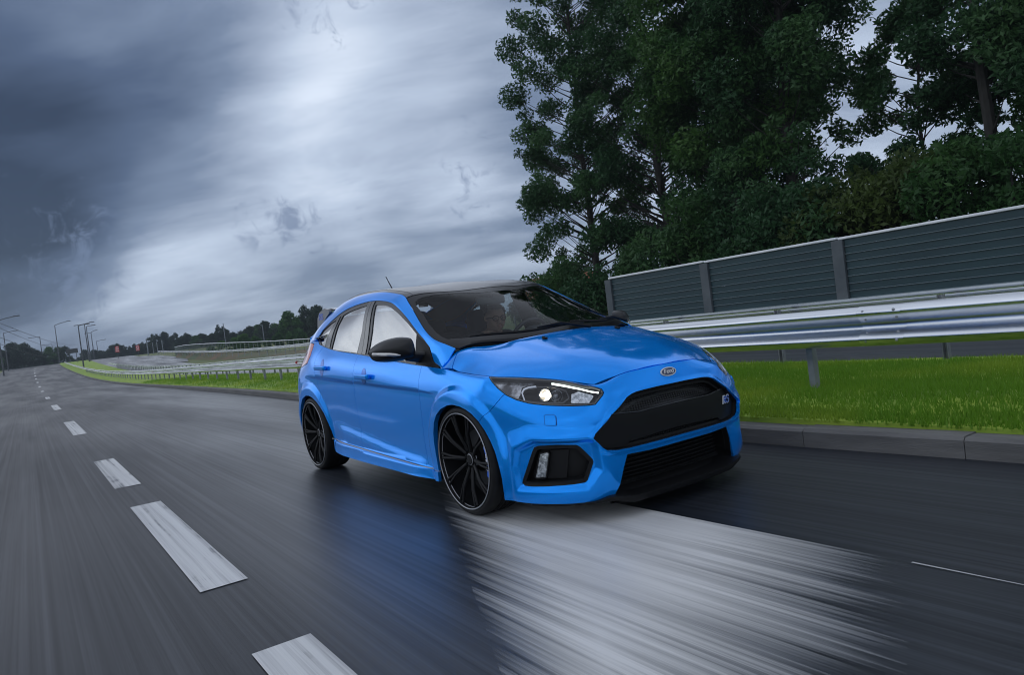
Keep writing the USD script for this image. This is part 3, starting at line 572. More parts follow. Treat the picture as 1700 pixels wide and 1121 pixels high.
# ---------- body surfaces (metres, x forward, y left, z up) ----------
def ctrl_band():
    # half band, from the middle of the nose round the right side to the middle of the tail; rows bottom to top
    plan = [(2.205, 0), (2.200, .20), (2.185, .36), (2.163, .48), (2.125, .585), (2.055, .685), (1.95, .772), (1.83, .833), (1.70, .868)]
    back = [.035, .006, 0, .004, .018, .05]
    top = [(2.125, 0, .838), (2.115, .20, .833), (2.09, .34, .815), (2.055, .465, .787), (1.968, .540, .812), (1.880, .610, .833),
           (1.778, .688, .850), (1.685, .757, .861), (1.595, .812, .870)]
    zz = [[.20, .32, .45, .56, .66, .755]] * 5 + [[.20, .32, .45, .563, .667, .760], [.20, .32, .45, .57, .68, .772], [.202, .32, .45, .58, .70, .790], [.204, .32, .45, .59, .722, .810]]
    OVER = {4: ((2.098, .572, .662), (2.045, .556, .757)), 5: ((2.020, .672, .668), (1.962, .645, .764)), 6: ((1.912, .762, .684), (1.855, .735, .780)), 7: ((1.795, .828, .706), (1.748, .803, .800)), 8: ((1.668, .866, .726), (1.632, .851, .818))}
    C = []
    for i, ((x, y), t) in enumerate(zip(plan, top)):
        a = max(0., (i - 2.5) / 6)
        col = []
        for r in range(6):
            z = zz[i][r]
            k = back[r] + a * [.0, .0, .0, .015, .05, .10][r]
            s = a * [.02, .0, 0., .008, .018, .035][r]
            col.append((x - k, max(0, y - s), z))
        for r, q in enumerate(OVER.get(i, ())): col[4 + r] = q
        C.append(col + [t])
    Z = [.205, .32, .45, .60, .765, .85]
    def side(x, ys, top, z=Z): C.append([(x, y, zz) for y, zz in zip(ys, z)] + [top])
    side(1.54, (.875, .880, .888, .894, .890, .866), (1.45, .832, .879), [.205, .32, .45, .60, .745, .83])
    side(1.324, (.872, .878, .888, .893, .890, .870), (1.29, .839, .892), [.205, .32, .45, .60, .750, .84])
    side(1.08, (.865, .870, .880, .886, .886, .869), (1.10, .845, .910), [.205, .32, .45, .60, .755, .85])
    side(.85, (.868, .862, .874, .881, .882, .866), (.86, .844, .921))
    side(.40, (.866, .860, .872, .880, .882, .868), (.40, .835, .947), [.198, .315, .45, .60, .772, .868])
    side(.0, (.862, .857, .869, .878, .881, .868), (.0, .825, .974), [.188, .31, .45, .60, .780, .885])
    side(-.4, (.856, .852, .864, .875, .879, .864), (-.4, .816, .998), [.180, .305, .45, .60, .787, .90])
    side(-.8, (.850, .846, .858, .871, .876, .858), (-.8, .807, 1.024), [.185, .30, .45, .60, .795, .92])
    side(-1.10, (.846, .848, .860, .871, .873, .850), (-1.08, .793, 1.056), [.21, .31, .45, .60, .80, .93])
    side(-1.324, (.846, .852, .864, .871, .870, .842), (-1.29, .777, 1.086), [.23, .32, .45, .60, .80, .945])
    side(-1.60, (.842, .850, .860, .862, .846, .778), (-1.52, .740, 1.10), [.25, .33, .45, .60, .80, .955])
    side(-1.84, (.79, .805, .815, .806, .775, .705), (-1.70, .665, 1.085), [.27, .34, .45, .60, .80, .95])
    side(-2.00, (.68, .70, .705, .690, .66, .61), (-1.82, .55, 1.06), [.28, .35, .46, .60, .80, .94])
    side(-2.09, (.50, .52, .52, .50, .48, .45), (-1.88, .40, 1.05), [.28, .35, .47, .60, .80, .94])
    side(-2.13, (.25, .26, .26, .25, .24, .22), (-1.91, .20, 1.045), [.28, .35, .48, .60, .80, .94])
    side(-2.14, (0,) * 6, (-1.92, 0, 1.04), [.28, .35, .48, .60, .80, .94])
    C = np.array(C, float)
    return C

def mirror_cols(C):      # left side first (u < 0), then right
    R = C.copy(); R[..., 1] *= -1
    L = C[1:][::-1].copy()
    return np.concatenate([L, R])

class Net:
    """Bicubic spline surface through a grid of points; u, v in metres."""
    def __init__(s, P, u, v, deform=None, flip=1):
        s.P, s.u, s.v, s.deform, s.flip = P, u, v, deform, flip
        s.Bu, s.Bv = CubicSpline(u, np.eye(len(u))), CubicSpline(v, np.eye(len(v)))
    def at(s, uv):
        uv = np.asarray(uv, float)
        X = np.einsum('ni,nj,ijk->nk', s.Bu(uv[:, 0]), s.Bv(uv[:, 1]), s.P, optimize=True)
        return s.deform(X) if s.deform else X
    def normal(s, uv, e=.0015):
        uv = np.asarray(uv, float)
        a = s.at(uv + [e, 0]) - s.at(uv - [e, 0]); b = s.at(uv + [0, e]) - s.at(uv - [0, e])
        n = np.cross(a, b) * s.flip
        return n / np.maximum(np.linalg.norm(n, axis=1, keepdims=True), 1e-12)


FA, RA = (1.324, .378), (-1.324, .288)      # wheel centres in the body's own frame
def flare(X):
    X = X.copy()
    x, z = X[:, 0], X[:, 2]
    sg = np.where(X[:, 1] >= 0, 1., -1.)
    side = sstep(np.abs(X[:, 1]), .70, .80)
    df = np.hypot(x - FA[0], z - FA[1]); dr = np.hypot(x - RA[0], z - RA[1])
    up = sstep(z, .22, .40)
    out = .020 * (1 - sstep(df, .405, .450)) + .022 * (1 - sstep(dr, .40, .47))
    # shoulder crease through the door handles: body falls away beneath it
    zc = .768 + (.795 - .768) * np.clip((.85 - x) / 1.8, -.3, 1.3)
    fade = sstep(x, -2.0, -1.3) * (1 - sstep(x, .95, 1.15))
    t = zc - z
    out -= fade * .009 * np.where(t > -.004, np.exp(-np.maximum(t, 0) / .60) * sstep(t, -.004, .010), 0)
    # lower doors flare outwards beneath a line that falls towards the front
    zl = .455 - .105 * sstep(x, -1.0, .9)
    low = sstep(x, -.95, -.60) * (1 - sstep(x, .70, .98))
    out += low * .020 * sstep(zl - z, 0, .085)
    # the skirt along the sill
    out += sstep(x, -.90, -.80) * (1 - sstep(x, .62, .98)) * .018 * (1 - sstep(z, .262, .280))
    X[:, 1] += sg * side * out
    return X

CB = ctrl_band()
_base = CB[:, 2]
_U = np.r_[0, np.cumsum(np.linalg.norm(np.diff(_base[:, :2], axis=0), axis=1))]
BAND_U = np.r_[-_U[:0:-1], _U]
BAND_V = np.array([.20, .32, .45, .60, .765, .86, .945])
band = Net(mirror_cols(CB), BAND_U, BAND_V, flare, flip=-1)

# ---------- cabin: right belt line over the roof to the left belt line ----------
def ctrl_cabin():
    ctr = [(1.375, 0, 1.050), (1.10, 0, 1.165), (.78, 0, 1.288), (.465, 0, 1.394), (.25, 0, 1.444), (0, 0, 1.474), (-.4, 0, 1.490), (-.8, 0, 1.480), (-1.15, 0, 1.438), (-1.45, 0, 1.372), (-1.62, 0, 1.315)]
    half = [(1.31, .37, 1.032), (1.05, .37, 1.143), (.74, .36, 1.266), (.435, .33, 1.388), (.23, .32, 1.434), (0, .32, 1.462), (-.4, .32, 1.478), (-.8, .32, 1.468), (-1.15, .31, 1.428), (-1.45, .30, 1.36), (-1.62, .29, 1.302)]
    edge = [(1.13, .73, 1.010), (.93, .755, 1.070), (.68, .722, 1.168), (.275, .618, 1.372), (.135, .606, 1.412), (-.06, .602, 1.438), (-.4, .600, 1.452), (-.8, .592, 1.436), (-1.15, .575, 1.388), (-1.45, .55, 1.314), (-1.62, .53, 1.258)]
    mid = [(1.13, .79, .965), (.945, .786, 1.035), (.695, .757, 1.135), (.275, .672, 1.343), (.12, .655, 1.388), (-.08, .648, 1.413), (-.42, .650, 1.418), (-.82, .660, 1.380), (-1.16, .662, 1.312), (-1.44, .672, 1.222), (-1.63, .648, 1.165)]
    win = [(1.12, .826, .935), (.95, .810, 1.000), (.72, .782, 1.105), (.277, .703, 1.315), (.09, .685, 1.366), (-.12, .677, 1.386), (-.45, .681, 1.376), (-.82, .701, 1.318), (-1.15, .742, 1.205), (-1.39, .742, 1.150), (-1.62, .692, 1.128)]
    low = [(1.12, .840, .912), (.95, .831, .955), (.74, .822, 1.010), (.25, .783, 1.130), (.08, .770, 1.165), (-.12, .762, 1.180), (-.43, .764, 1.185), (-.81, .766, 1.172), (-1.15, .774, 1.130), (-1.37, .763, 1.115), (-1.60, .712, 1.109)]
    belt = [(1.115, .846, .896), (.95, .845, .916), (.74, .842, .927), (.25, .831, .957), (.06, .827, .970), (-.12, .822, .980), (-.4, .816, .997), (-.8, .807, 1.022), (-1.10, .792, 1.056), (-1.345, .775, 1.088), (-1.58, .729, 1.094)]
    return np.array([belt, low, win, mid, edge, half, ctr], float).transpose(1, 0, 2)
CC = ctrl_cabin()
_R = CC.copy(); _R[..., 1] *= -1
_L = CC[:, :-1][:, ::-1]
CABIN_U = np.r_[0, np.cumsum(np.linalg.norm(np.diff(CC[:, 6], axis=0), axis=1))]
_h = np.array([0, .16, .36, .43, .50, .78, 1.10])
CABIN_V = np.r_[_h - 1.10, (1.10 - _h[:-1])[::-1]]     # -1.1 right belt ... 0 middle ... 1.1 left belt
cabin = Net(np.concatenate([_R, _L], 1), CABIN_U, CABIN_V, None, flip=-1)

# ---------- tailgate glass ----------
def ctrl_hatch():
    t = [tuple(CC[10, r]) for r in (6, 5)] + [(-1.62, .42, 1.284), tuple(CC[10, 4]), tuple(CC[10, 3]), tuple(CC[10, 2])]
    b = [(-1.92, 0, 1.04), (-1.905, .22, 1.045), (-1.88, .40, 1.05), (-1.82, .55, 1.06), (-1.72, .65, 1.08), (-1.64, .70, 1.092)]
    t, b = np.array(t), np.array(b)
    return np.stack([t, (t + b) / 2 + [-.03, 0, .02], b], 1)
CH = ctrl_hatch()
_R = CH.copy(); _R[..., 1] *= -1
_hu = np.array([0, .29, .42, .53, .66, .74])
hatch = Net(np.concatenate([CH[1:][::-1], _R]), np.r_[-_hu[:0:-1], _hu], np.array([0, .2, .4]), None, flip=-1)

# ---------- bonnet: height over the plan ----------
class Bonnet:
    flip = 1
    def __init__(s):
        t = [tuple(p) for p in CB[:12, 6]]
        pts = t + [(1.375, 0, 1.045), (1.31, .4, 1.027), (1.235, .6, 1.008), (1.143, .70, 1.008),
            (2.03, 0, .884), (2.03, .25, .872), (2.0, .40, .848), (1.85, 0, .942), (1.85, .3, .928), (1.85, .45, .900), (1.85, .56, .868), (1.6, 0, 1.0), (1.6, .3, .984), (1.6, .52, .952), (1.6, .66, .922), (1.6, .76, .890),
            (1.40, .55, .988), (1.40, .68, .963), (1.40, .78, .920), (1.25, .62, 1.006), (1.25, .72, .984), (1.25, .80, .938), (1.14, .76, .985), (1.14, .81, .945)]
        P = np.array(pts); Q = P[P[:, 1] > 0] * [1, -1, 1]
        P = np.vstack([P, Q])
        s.f = RBFInterpolator(P[:, :2], P[:, 2], kernel='thin_plate_spline', smoothing=1e-3)
    def at(s, uv):
        uv = np.asarray(uv, float); x, y = uv[:, 0], np.abs(uv[:, 1])
        z = s.f(uv)
        c = .50 + (1.25 - x) * .06                  # two soft creases running towards the lamps
        z = z + .007 * (1 - sstep(y, c - .10, c)) * sstep(x, 1.05, 1.25) * (1 - sstep(x, 1.75, 2.05))
        return np.c_[uv, z]
    def normal(s, uv, e=.002):
        a = s.at(uv + np.array([e, 0])) - s.at(uv - np.array([e, 0])); b = s.at(uv + np.array([0, e])) - s.at(uv - np.array([0, e]))
        n = np.cross(a, b); return n / np.linalg.norm(n, axis=1, keepdims=True)
bonnet = Bonnet()

# ================= the car =================
PITCH, HEAVE = .0335, -.009          # nose down a little, as under braking
_c, _s = math.cos(PITCH), math.sin(PITCH)
RB = np.array([[_c, 0, _s], [0, 1, 0], [-_s, 0, _c]])
_t = np.array([0, 0, .4 + HEAVE]) - RB @ [0, 0, .4]
CAR_M = Gf.Matrix4d(*RB[:, 0], 0, *RB[:, 1], 0, *RB[:, 2], 0, *_t, 1)
car = thing('hatchback_car', 'bright blue five door hatchback with black roof and black wheels driving on the wet road', 'car', M=CAR_M)

def paint(name, col):
    N = {'geometry': ('geometry', {}), 'tc': ('texture_coordinate', {}), 'n': ('noise_texture', {'scale': 900., 'detail': 1.}), 'w': ('voronoi_texture', {'feature': 'f1', 'scale': 70.}), 'wr': ('map_range', {'from_min': .0, 'from_max': .30, 'to_min': 1., 'to_max': 0., 'clamp': True}),
         'wn': ('noise_texture', {'scale': 2.6, 'detail': 4.}), 'wm': ('map_range', {'from_min': .50, 'from_max': .72, 'to_min': 0., 'to_max': .35, 'clamp': True}), 'm': ('math', {'math_type': 'multiply'}),
         'b': ('bump', {'strength': .05, 'distance': .0005}), 'r': ('rgb_ramp', {'ramp': [(.35, tuple(c * .9 for c in col)), (.65, tuple(min(1, c * 1.1) for c in col))]}),
         'p': ('principled_bsdf', {'metallic': .62, 'roughness': .13, 'specular_ior_level': .1, 'coat_weight': .45, 'coat_roughness': .015, 'coat_ior': 1.5})}
    L = [('tc.object', 'n.vector'), ('tc.object', 'w.vector'), ('tc.object', 'wn.vector'), ('n.fac', 'r.fac'), ('r.color', 'p.base_color'), ('w.distance', 'wr.value'), ('wn.fac', 'wm.value'), ('wr.result', 'm.value1'), ('wm.result', 'm.value2'), ('m.value', 'b.height'), ('b.normal', 'p.coat_normal')]
    return usdkit.material(stage, '/World/Looks/' + name, N, L, surface='p.BSDF')
BLUE = paint('blue_paint', (.0, .29, 1.0))
GLOSS = plain('gloss_black', (.012, .012, .013), .12, coat_weight=.5)
TRIM = plain('window_trim_black', (.020, .020, .022), .28)
PLASTIC = noisy('black_plastic', (.0045, .0045, .005), (.009, .009, .0095), 400., (.42, .55), coord='tc.object', bump=.15, bscale=900., bdist=.001, specular_ior_level=.22)
DARK = plain('dark_inside', (.004, .004, .0045), .8)
RUBBER = noisy('tyre_rubber', (.006, .006, .0065), (.012, .012, .0125), 30., (.5, .65), coord='tc.object', specular_ior_level=.25)
RIM = plain('rim_black', (.004, .0042, .005), .5, .0, specular_ior_level=.25)
RIMLIP = plain('rim_lip', (.34, .35, .37), .3, .2)
ROOF = noisy('black_roof_wrap', (.010, .010, .012), (.022, .022, .026), 300., (.28, .36), coord='tc.object', coat_weight=.4, coat_roughness=.1)
CHROME = plain('chrome', (.78, .79, .80), .10, 1.)
CLOTH = noisy('seat_fabric', (.012, .012, .014), (.028, .028, .032), 120., (.85, .95), coord='tc.object')
WS_GLASS = pane('windscreen_glass', (.82, .88, .90), .9, 1.18, .0)
SIDE_GLASS = pane('side_glass', (.70, .80, .80), .94, 1.62, .44)
LENS = pane('lamp_lens', (.93, .94, .96), 1., 1.5, .0)
def honeycomb():
    N = {'tc': ('texture_coordinate', {}), 'mp': ('mapping', {'scale': (1, 1, 1.6)}), 'v': ('voronoi_texture', {'feature': 'distance_to_edge', 'scale': 55., 'randomness': .15}),
         'r': ('rgb_ramp', {'ramp': [(.05, (.018, .018, .019)), (.12, (.003, .003, .003))]}), 'p': ('principled_bsdf', {'roughness': .5}), 'b': ('bump', {'strength': 1., 'distance': .01, 'invert': True})}
    return usdkit.material(stage, '/World/Looks/grille_mesh', N, [('tc.object', 'mp.vector'), ('mp.vector', 'v.vector'), ('v.distance', 'r.fac'), ('r.color', 'p.base_color'), ('v.distance', 'b.height'), ('b.normal', 'p.normal')], surface='p.BSDF')
MESH = honeycomb()

def sheet(net, poly, off=0., h=.030, hb=.012, flange=.014, foff=None, push=None):
    """A panel: a polygon in a surface's own coordinates, laid on the surface (moved by off along its normal), its edge folded inwards."""
    V, T = tri2d(poly, h, hb)
    X, n = net.at(V), net.normal(V)
    o = off if push is None else off + push(V)
    if push is not None:
        e = .002
        def full(U): return net.at(U) + net.normal(U) * (off + push(U))[:, None]
        a = full(V + [e, 0]) - full(V - [e, 0]); b = full(V + [0, e]) - full(V - [0, e])
        m = np.cross(a, b); m /= np.maximum(np.linalg.norm(m, axis=1, keepdims=True), 1e-12)
        m *= np.sign((m * n).sum(1))[:, None]
        X = X + n * o[:, None]; n = m
    else:
        X = X + n * o
    a, b, c = X[T[:, 0]], X[T[:, 1]], X[T[:, 2]]
    if (np.cross(b - a, c - a) * n[T[:, 0]]).sum() < 0: T = T[:, [0, 2, 1]]
    vs, fs, ns = [X], [T], [n]; k = len(X)
    if flange:
        for ring in [poly.exterior, *poly.interiors]:
            c = np.array(ring.coords); P = []
            for p, q in zip(c[:-1], c[1:]):
                m = max(1, int(math.ceil(np.hypot(*(q - p)) / hb))); P.append(p + (q - p) * (np.arange(m)[:, None] / m))
            P = np.vstack(P); Y, ny = net.at(P), net.normal(P)
            Y = Y + ny * (off if push is None else (off + push(P)))[:, None] if push is not None else Y + ny * off
            lo = Y - ny * flange; m = len(P); i = np.arange(m); j = (i + 1) % m
            quad = np.stack([Y[i], Y[j], lo[j], lo[i]], 1).reshape(-1, 3)
            fn = np.cross(Y[j] - Y[i], lo[i] - Y[i]); fn /= np.maximum(np.linalg.norm(fn, axis=1, keepdims=True), 1e-12)
            q = np.arange(m)[:, None] * 4 + k
            vs.append(quad); fs.append(np.vstack([q + [0, 1, 2], q + [0, 2, 3]])); ns.append(np.repeat(fn, 4, 0)); k += 4 * m
    return np.vstack(vs), np.vstack(fs), np.vstack(ns)
def flip_y(m):
    if isinstance(m, tuple):
        v, f, n = m; return v * [1, -1, 1], f[:, ::-1], n * [1, -1, 1]
    m = m.copy(); m.vertices = m.vertices * [1, -1, 1]; m.invert(); return m
def both(name, mesh, mat, parent=car, smooth=False, label=None):
    a = obj(name, mesh, mat, parent, smooth); b = obj(name, flip_y(mesh), mat, parent, smooth)
    return a, b
P_ = lambda pts: Polygon(pts)
mirr = lambda p: shapely.affinity.scale(p, -1, 1, origin=(0, 0))
import shapely.affinity
sm = lambda pts, r: Polygon(pts).buffer(-r).buffer(2 * r).buffer(-r)          # rounded corners

# ---- outlines on the lower body (u along the side from the middle of the nose, v up) ----
LAMP = sm([(1.136, .9425), (1.1021, .9024), (1.0553, .8612), (1.0082, .8329), (.9516, .8176), (.8775, .8089), (.7824, .8071), (.7016, .8062), (.5876, .8020), (.535, .803), (.4745, .842), (.4630, .855), (.4665, .8743), (.520, .914), (.600, .939), (.70, .943)], .004)
ARCH_F = Polygon([(1.095, .10), (1.0956, .247), (1.102, .33), (1.121, .408), (1.141, .478), (1.168, .536), (1.200, .590), (1.245, .645), (1.30, .684), (1.36, .706), (1.43, .720), (1.512, .725), (1.583, .715), (1.668, .684), (1.745, .635), (1.795, .580), (1.825, .51), (1.835, .44), (1.838, .33), (1.838, .10)]).buffer(.01).buffer(-.01)
ARCH_R = Polygon([(4.4825, .10), (4.4992, .28), (4.4746, .418), (4.4117, .521), (4.32, .595), (4.208, .628), (4.134, .630), (4.05, .620), (3.95, .589), (3.87, .542), (3.81, .494), (3.757, .42), (3.725, .363), (3.708, .31), (3.704, .10)]).buffer(.01).buffer(-.01)
GRILLE_R = [(0, .838), (.1125, .838), (.2161, .835), (.270, .832), (.305, .826), (.3456, .812), (.462, .732), (.5698, .588), (.5830, .552), (.5425, .482), (.5187, .461), (.4565, .449), (.3796, .447), (.1322, .450), (0, .451)]
def sym(half): return half + [(-u, v) for u, v in half[::-1] if u > 1e-9]
GRILLE = sm(sym(GRILLE_R), .010)
INTAKE_R = [(0, .412), (.2484, .410), (.397, .415), (.4276, .3446), (.452, .27), (.4774, .228), (.487, .150), (0, .150)]
INTAKE = sm(sym(INTAKE_R), .008)
FOG = sm([(.9956, .304), (.9877, .3293), (.9196, .4769), (.9025, .5072), (.8748, .5178), (.7732, .5228), (.6698, .5151), (.6514, .5003), (.5907, .4165), (.5876, .4036), (.6253, .3126), (.6377, .302), (.6779, .2979), (.9219, .291), (.9787, .2925)], .006)
TAIL = sm([(4.135, .915), (4.125, .882), (4.187, .84), (4.45, .812), (4.86, .79), (4.90, .86), (4.60, .915), (4.30, .938), (4.17, .938)], .008)
SILL = [(3.74, .3008), (2.66, .2825), (1.836, .2666)]
G = .0014
lines = [LineString([(.98, .862), (1.0306, .8253), (1.14, .735), (1.2293, .6496), (1.28, .60)]),                                             # bumper / wing
         LineString([(1.993, 1.0), (1.990, .8941), (1.994, .7601), (1.998, .5953), (2.012, .40), (2.02, .2658)]),              # wing / front door
         LineString(CubicSpline([.28, .42, .55, .66, .76, .88, 1.], [3.046, 3.068, 3.086, 3.0925, 3.084, 3.064, 3.040])(np.linspace(.28, 1, 40))[:, None] * [1, 0] + np.linspace(.28, 1, 40)[:, None] * [0, 1]),
         LineString([(3.86, 1.0), (3.90, .935), (3.955, .895), (3.975, .8488), (3.965, .80), (3.935, .745), (3.90, .70), (3.872, .66), (3.866, .56), (3.862, .46)]),
         LineString([(4.38, .44), (4.45, .50), (4.56, .60), (4.66, .74), (4.70, .83)]), LineString([(4.58, .90), (4.62, 1.0)])]
cuts = unary_union([l.buffer(G, cap_style=2) for l in lines] + [LineString(SILL + [(1.80, .2656)]).buffer(.004)])
side = box(.0, .2, 5.591, .9445).union(box(4.02, .94, 5.591, .9475))
holes_r = unary_union([LAMP.buffer(.004), ARCH_F, ARCH_R, FOG, TAIL.buffer(.003)])
right = side.difference(unary_union([cuts, holes_r, GRILLE, INTAKE]))
parts_r = sorted(right.geoms, key=lambda g: -g.area)[:8]
def pick(u, v):
    p = min(parts_r, key=lambda g: g.distance(Point(u, v))); return p
bump_half, wing, doorF, doorR, quarter, skirt = pick(.75, .70), pick(1.5, .85), pick(2.5, .6), pick(3.4, .6), pick(4.3, .75), pick(2.6, .22)
rear_half = pick(5.0, .6)
assert len({id(g) for g in (bump_half, wing, doorF, doorR, quarter, skirt, rear_half)}) == 7
bumper = unary_union([bump_half, mirr(bump_half)]).buffer(.0005).buffer(-.0005)
fogR = np.array(FOG.exterior.coords)
def sdist(poly):
    e = poly.exterior
    shapely.prepare(poly)
    def d(V):
        pts = shapely.points(np.c_[np.abs(V[:, 0]), V[:, 1]]); q = shapely.distance(e, pts)
        return np.where(shapely.contains(poly, pts), -q, q)
    return d
d_fog, d_gr = sdist(FOG), sdist(GRILLE)
_BROW = Polygon([(.56, .535), (.60, .560), (.90, .560), (1.02, .50), (1.05, .40), (1.02, .262), (.62, .262), (.545, .36)]).buffer(-.02).buffer(.02)
d_brow = sdist(_BROW)
def nose_push(V):
    u, v = np.abs(V[:, 0]), V[:, 1]
    d = d_brow(V); side_ = 1 - sstep(u, 1.02, 1.085)
    f = side_ * (.015 * (1 - sstep(d, 0, .12)) - .034 * sstep(-d, 0, .040))     # the pocket round the fog lamp and the brow above it
    f = f + .007 * (1 - sstep(np.abs(d_gr(V)), .010, .030)) * (1 - sstep(v, .80, .86)) # the raised edge of the grille
    f = f + .012 * (1 - sstep(np.abs(u - .50), .0, .12)) * (1 - sstep(v, .25, .45))  # the fins beside the lower intake
    return f
obj('front_bumper', sheet(band, bumper, h=.013, hb=.008, flange=.02, push=nose_push), BLUE, car)
m = sheet(band, wing, flange=.03, h=.014); both('wing', m, BLUE)
dF = both('front_door', sheet(band, doorF, h=.025), BLUE)
dR = both('rear_door', sheet(band, doorR, h=.025), BLUE)
both('quarter_panel', sheet(band, quarter, flange=.03, h=.016), BLUE)
both('side_skirt', sheet(band, skirt, off=.006, flange=.02, h=.025), BLUE)
both('skirt_strip', sheet(band, LineString(SILL).buffer(.0025, cap_style=2), off=-.004, flange=.01), RIMLIP)
obj('rear_bumper', sheet(band, unary_union([rear_half]).buffer(0), h=.04), BLUE, car)
obj('rear_bumper', flip_y(sheet(band, rear_half, h=.04)), BLUE, car)
both('tail_lamp', sheet(band, TAIL, off=.002, h=.03), usdkit.material(stage, '/World/Looks/tail_red', {'p': ('principled_bsdf', {'base_color': (.55, .10, .10), 'roughness': .12, 'coat_weight': 1.})}, [], surface='p.BSDF'))

# dark inner shell behind the joints
inner = box(0.0, .2, 5.59, .944).difference(unary_union([ARCH_F.buffer(.012), ARCH_R.buffer(.012), LAMP.buffer(-.01), GRILLE.buffer(-.02), INTAKE.buffer(-.01), FOG.buffer(-.008)]))
inner = max(inner.geoms, key=lambda g: g.area) if hasattr(inner, 'geoms') else inner
both('inner_panel', sheet(band, inner, off=-.034, h=.06, hb=.03, flange=0), DARK)
def well(cx, cz, r, y0, y1):
    """Half drum of the wheel housing."""
    a = np.linspace(-.45, math.pi + .45, 28); v = []
    for y in (y0, y1): v += [(cx + r * math.cos(t), y, cz + r * math.sin(t)) for t in a]
    v = np.array(v); n = len(a); i = np.arange(n - 1)
    f = np.vstack([np.c_[i, i + 1, n + i + 1], np.c_[i, n + i + 1, n + i]])
    v = np.vstack([v, [cx, y1, cz]]); f = np.vstack([f, np.c_[n + i, n + i + 1, np.full(n - 1, 2 * n)]])
    return trimesh.Trimesh(v, f, process=False)
for c, r in ((FA, .372), (RA, .385)): both('wheel_housing', well(c[0], c[1], r, -.835, -.46), DARK)
obj('underbody', cat([rbox((0, 0, .24), (3.6, 1.50, .10), .03), bx((1.85, 0, .25), (.40, 1.00, .06)), bx((-1.85, 0, .33), (.45, 1.2, .12))]), DARK, car)
obj('engine_bay', cat([bx((1.45, 0, .60), (.9, .88, .45))]), DARK, car)

# ---- grille, lower intake, fog pockets ----
gp = obj('grille', sheet(band, GRILLE, off=-.075, h=.05, hb=.02, flange=0), MESH, car)
obj('grille_edge', sheet(band, GRILLE.difference(GRILLE.buffer(-.004)), off=-.004, h=.02, flange=.075), PLASTIC, gp)
BAR_R = [(0, .727), (.11, .7245), (.2788, .7164), (.3584, .7303), (.4591, .7416), (.470, .718), (.5698, .580), (.575, .552), (.5425, .490), (.5187, .470), (.4565, .458), (.3835, .458), (.3558, .4809), (.1497, .4957), (0, .500)]
BAR = Polygon(sym(BAR_R)).intersection(GRILLE.buffer(-.006))
obj('grille_bar', sheet(band, BAR, off=-.024, h=.03, hb=.012, flange=.05), PLASTIC, gp)
obj('bar_lip', sheet(band, LineString([(-.44, .737), (-.3584, .7285), (-.2788, .7155), (-.11, .7225), (0, .725), (.11, .7225), (.2788, .7155), (.3584, .7285), (.44, .737)]).buffer(.003), off=-.018, h=.02, flange=.01), GLOSS, gp)
both('grille_cap', sheet(band, sm([(.545, .625), (.47, .655), (.48, .56), (.53, .535)], .012), off=-.021, h=.02, flange=.006), PLASTIC, gp)
ip = obj('lower_intake', sheet(band, INTAKE, off=-.11, h=.05, hb=.02, flange=0), MESH, car)
for k in range(7):
    v = .24 + .025 * k; w = .36 + .05 * (1 - k / 7)
    obj('slat', sheet(band, box(-w, v - .003, w, v + .003), off=-.07, h=.05, hb=.03, flange=.03), PLASTIC, ip)
obj('intake_edge', sheet(band, INTAKE.difference(INTAKE.buffer(-.004)), off=-.003, h=.02, flange=.11), PLASTIC, ip)
def splitter():
    """The black lip under the bumper: a thin blade with an upturned front edge."""
    u = np.linspace(-.93, .93, 90); X, n = band.at(np.c_[u, np.full(90, .205)]), band.normal(np.c_[u, np.full(90, .205)])
    n[:, 2] = 0; n /= np.linalg.norm(n, axis=1, keepdims=True)
    a = np.abs(u); ext = .045 * (1 - sstep(a, .46, .66)) + .004
    drop = .030 * (1 - sstep(a, .36, .50))
    z = X[:, 2]
    prof = [(-.11, .020, 0), (-.02, .022, 0), (1., .012, 1), (1., -.006, 1), (.6, -.016, 1), (-.11, -.012, 0)]
    v = []
    for d, h, q in prof:
        dd = np.where(q, d * ext, d); zz = z + h * (1 - .55 * sstep(a, .50, .60)) - .012 * sstep(a, .50, .60) + (.012 * (1 - sstep(a, .36, .50)) if h > 0 and d > 0 else 0) - drop
        v.append(np.c_[X[:, 0] + n[:, 0] * dd, X[:, 1] + n[:, 1] * dd, zz])
    k = len(prof); V = np.stack(v, 1).reshape(-1, 3); i, j = np.meshgrid(np.arange(89), np.arange(k), indexing='ij'); jn = (j + 1) % k
    q = np.stack([i * k + j, i * k + jn, (i + 1) * k + jn, (i + 1) * k + j], -1).reshape(-1, 4)
    m = trimesh.Trimesh(V, np.vstack([q[:, [0, 1, 2]], q[:, [0, 2, 3]], [[0, a, a + 1] for a in range(1, k - 1)], [[89 * k, 89 * k + a + 1, 89 * k + a] for a in range(1, k - 1)]]), process=False)
    m.fix_normals(); return m
obj('splitter', splitter(), PLASTIC, car, smooth=30)
_fo = lambda V: nose_push(V)
_fp = both('fog_pocket', sheet(band, FOG.buffer(-.002), off=-.062, h=.03, hb=.012, flange=0), PLASTIC)
_fe = sheet(band, FOG.difference(FOG.buffer(-.022)), off=.003, h=.015, hb=.01, flange=.065, push=_fo)
LAMP_FOG = sm([(.8716, .4676), (.8237, .4762), (.8522, .3411), (.9098, .3365)], .006)
PLATE_FOG = Polygon([(.8200, .486), (.7127, .490), (.7408, .322), (.8483, .325)])
CLEAR = noisy('fog_lens', (.30, .32, .33), (.75, .77, .78), 45., (.08, .25), coord='tc.object', bump=.6, bscale=60., bdist=.004, metal=.75, lo=.4, hi=.6)
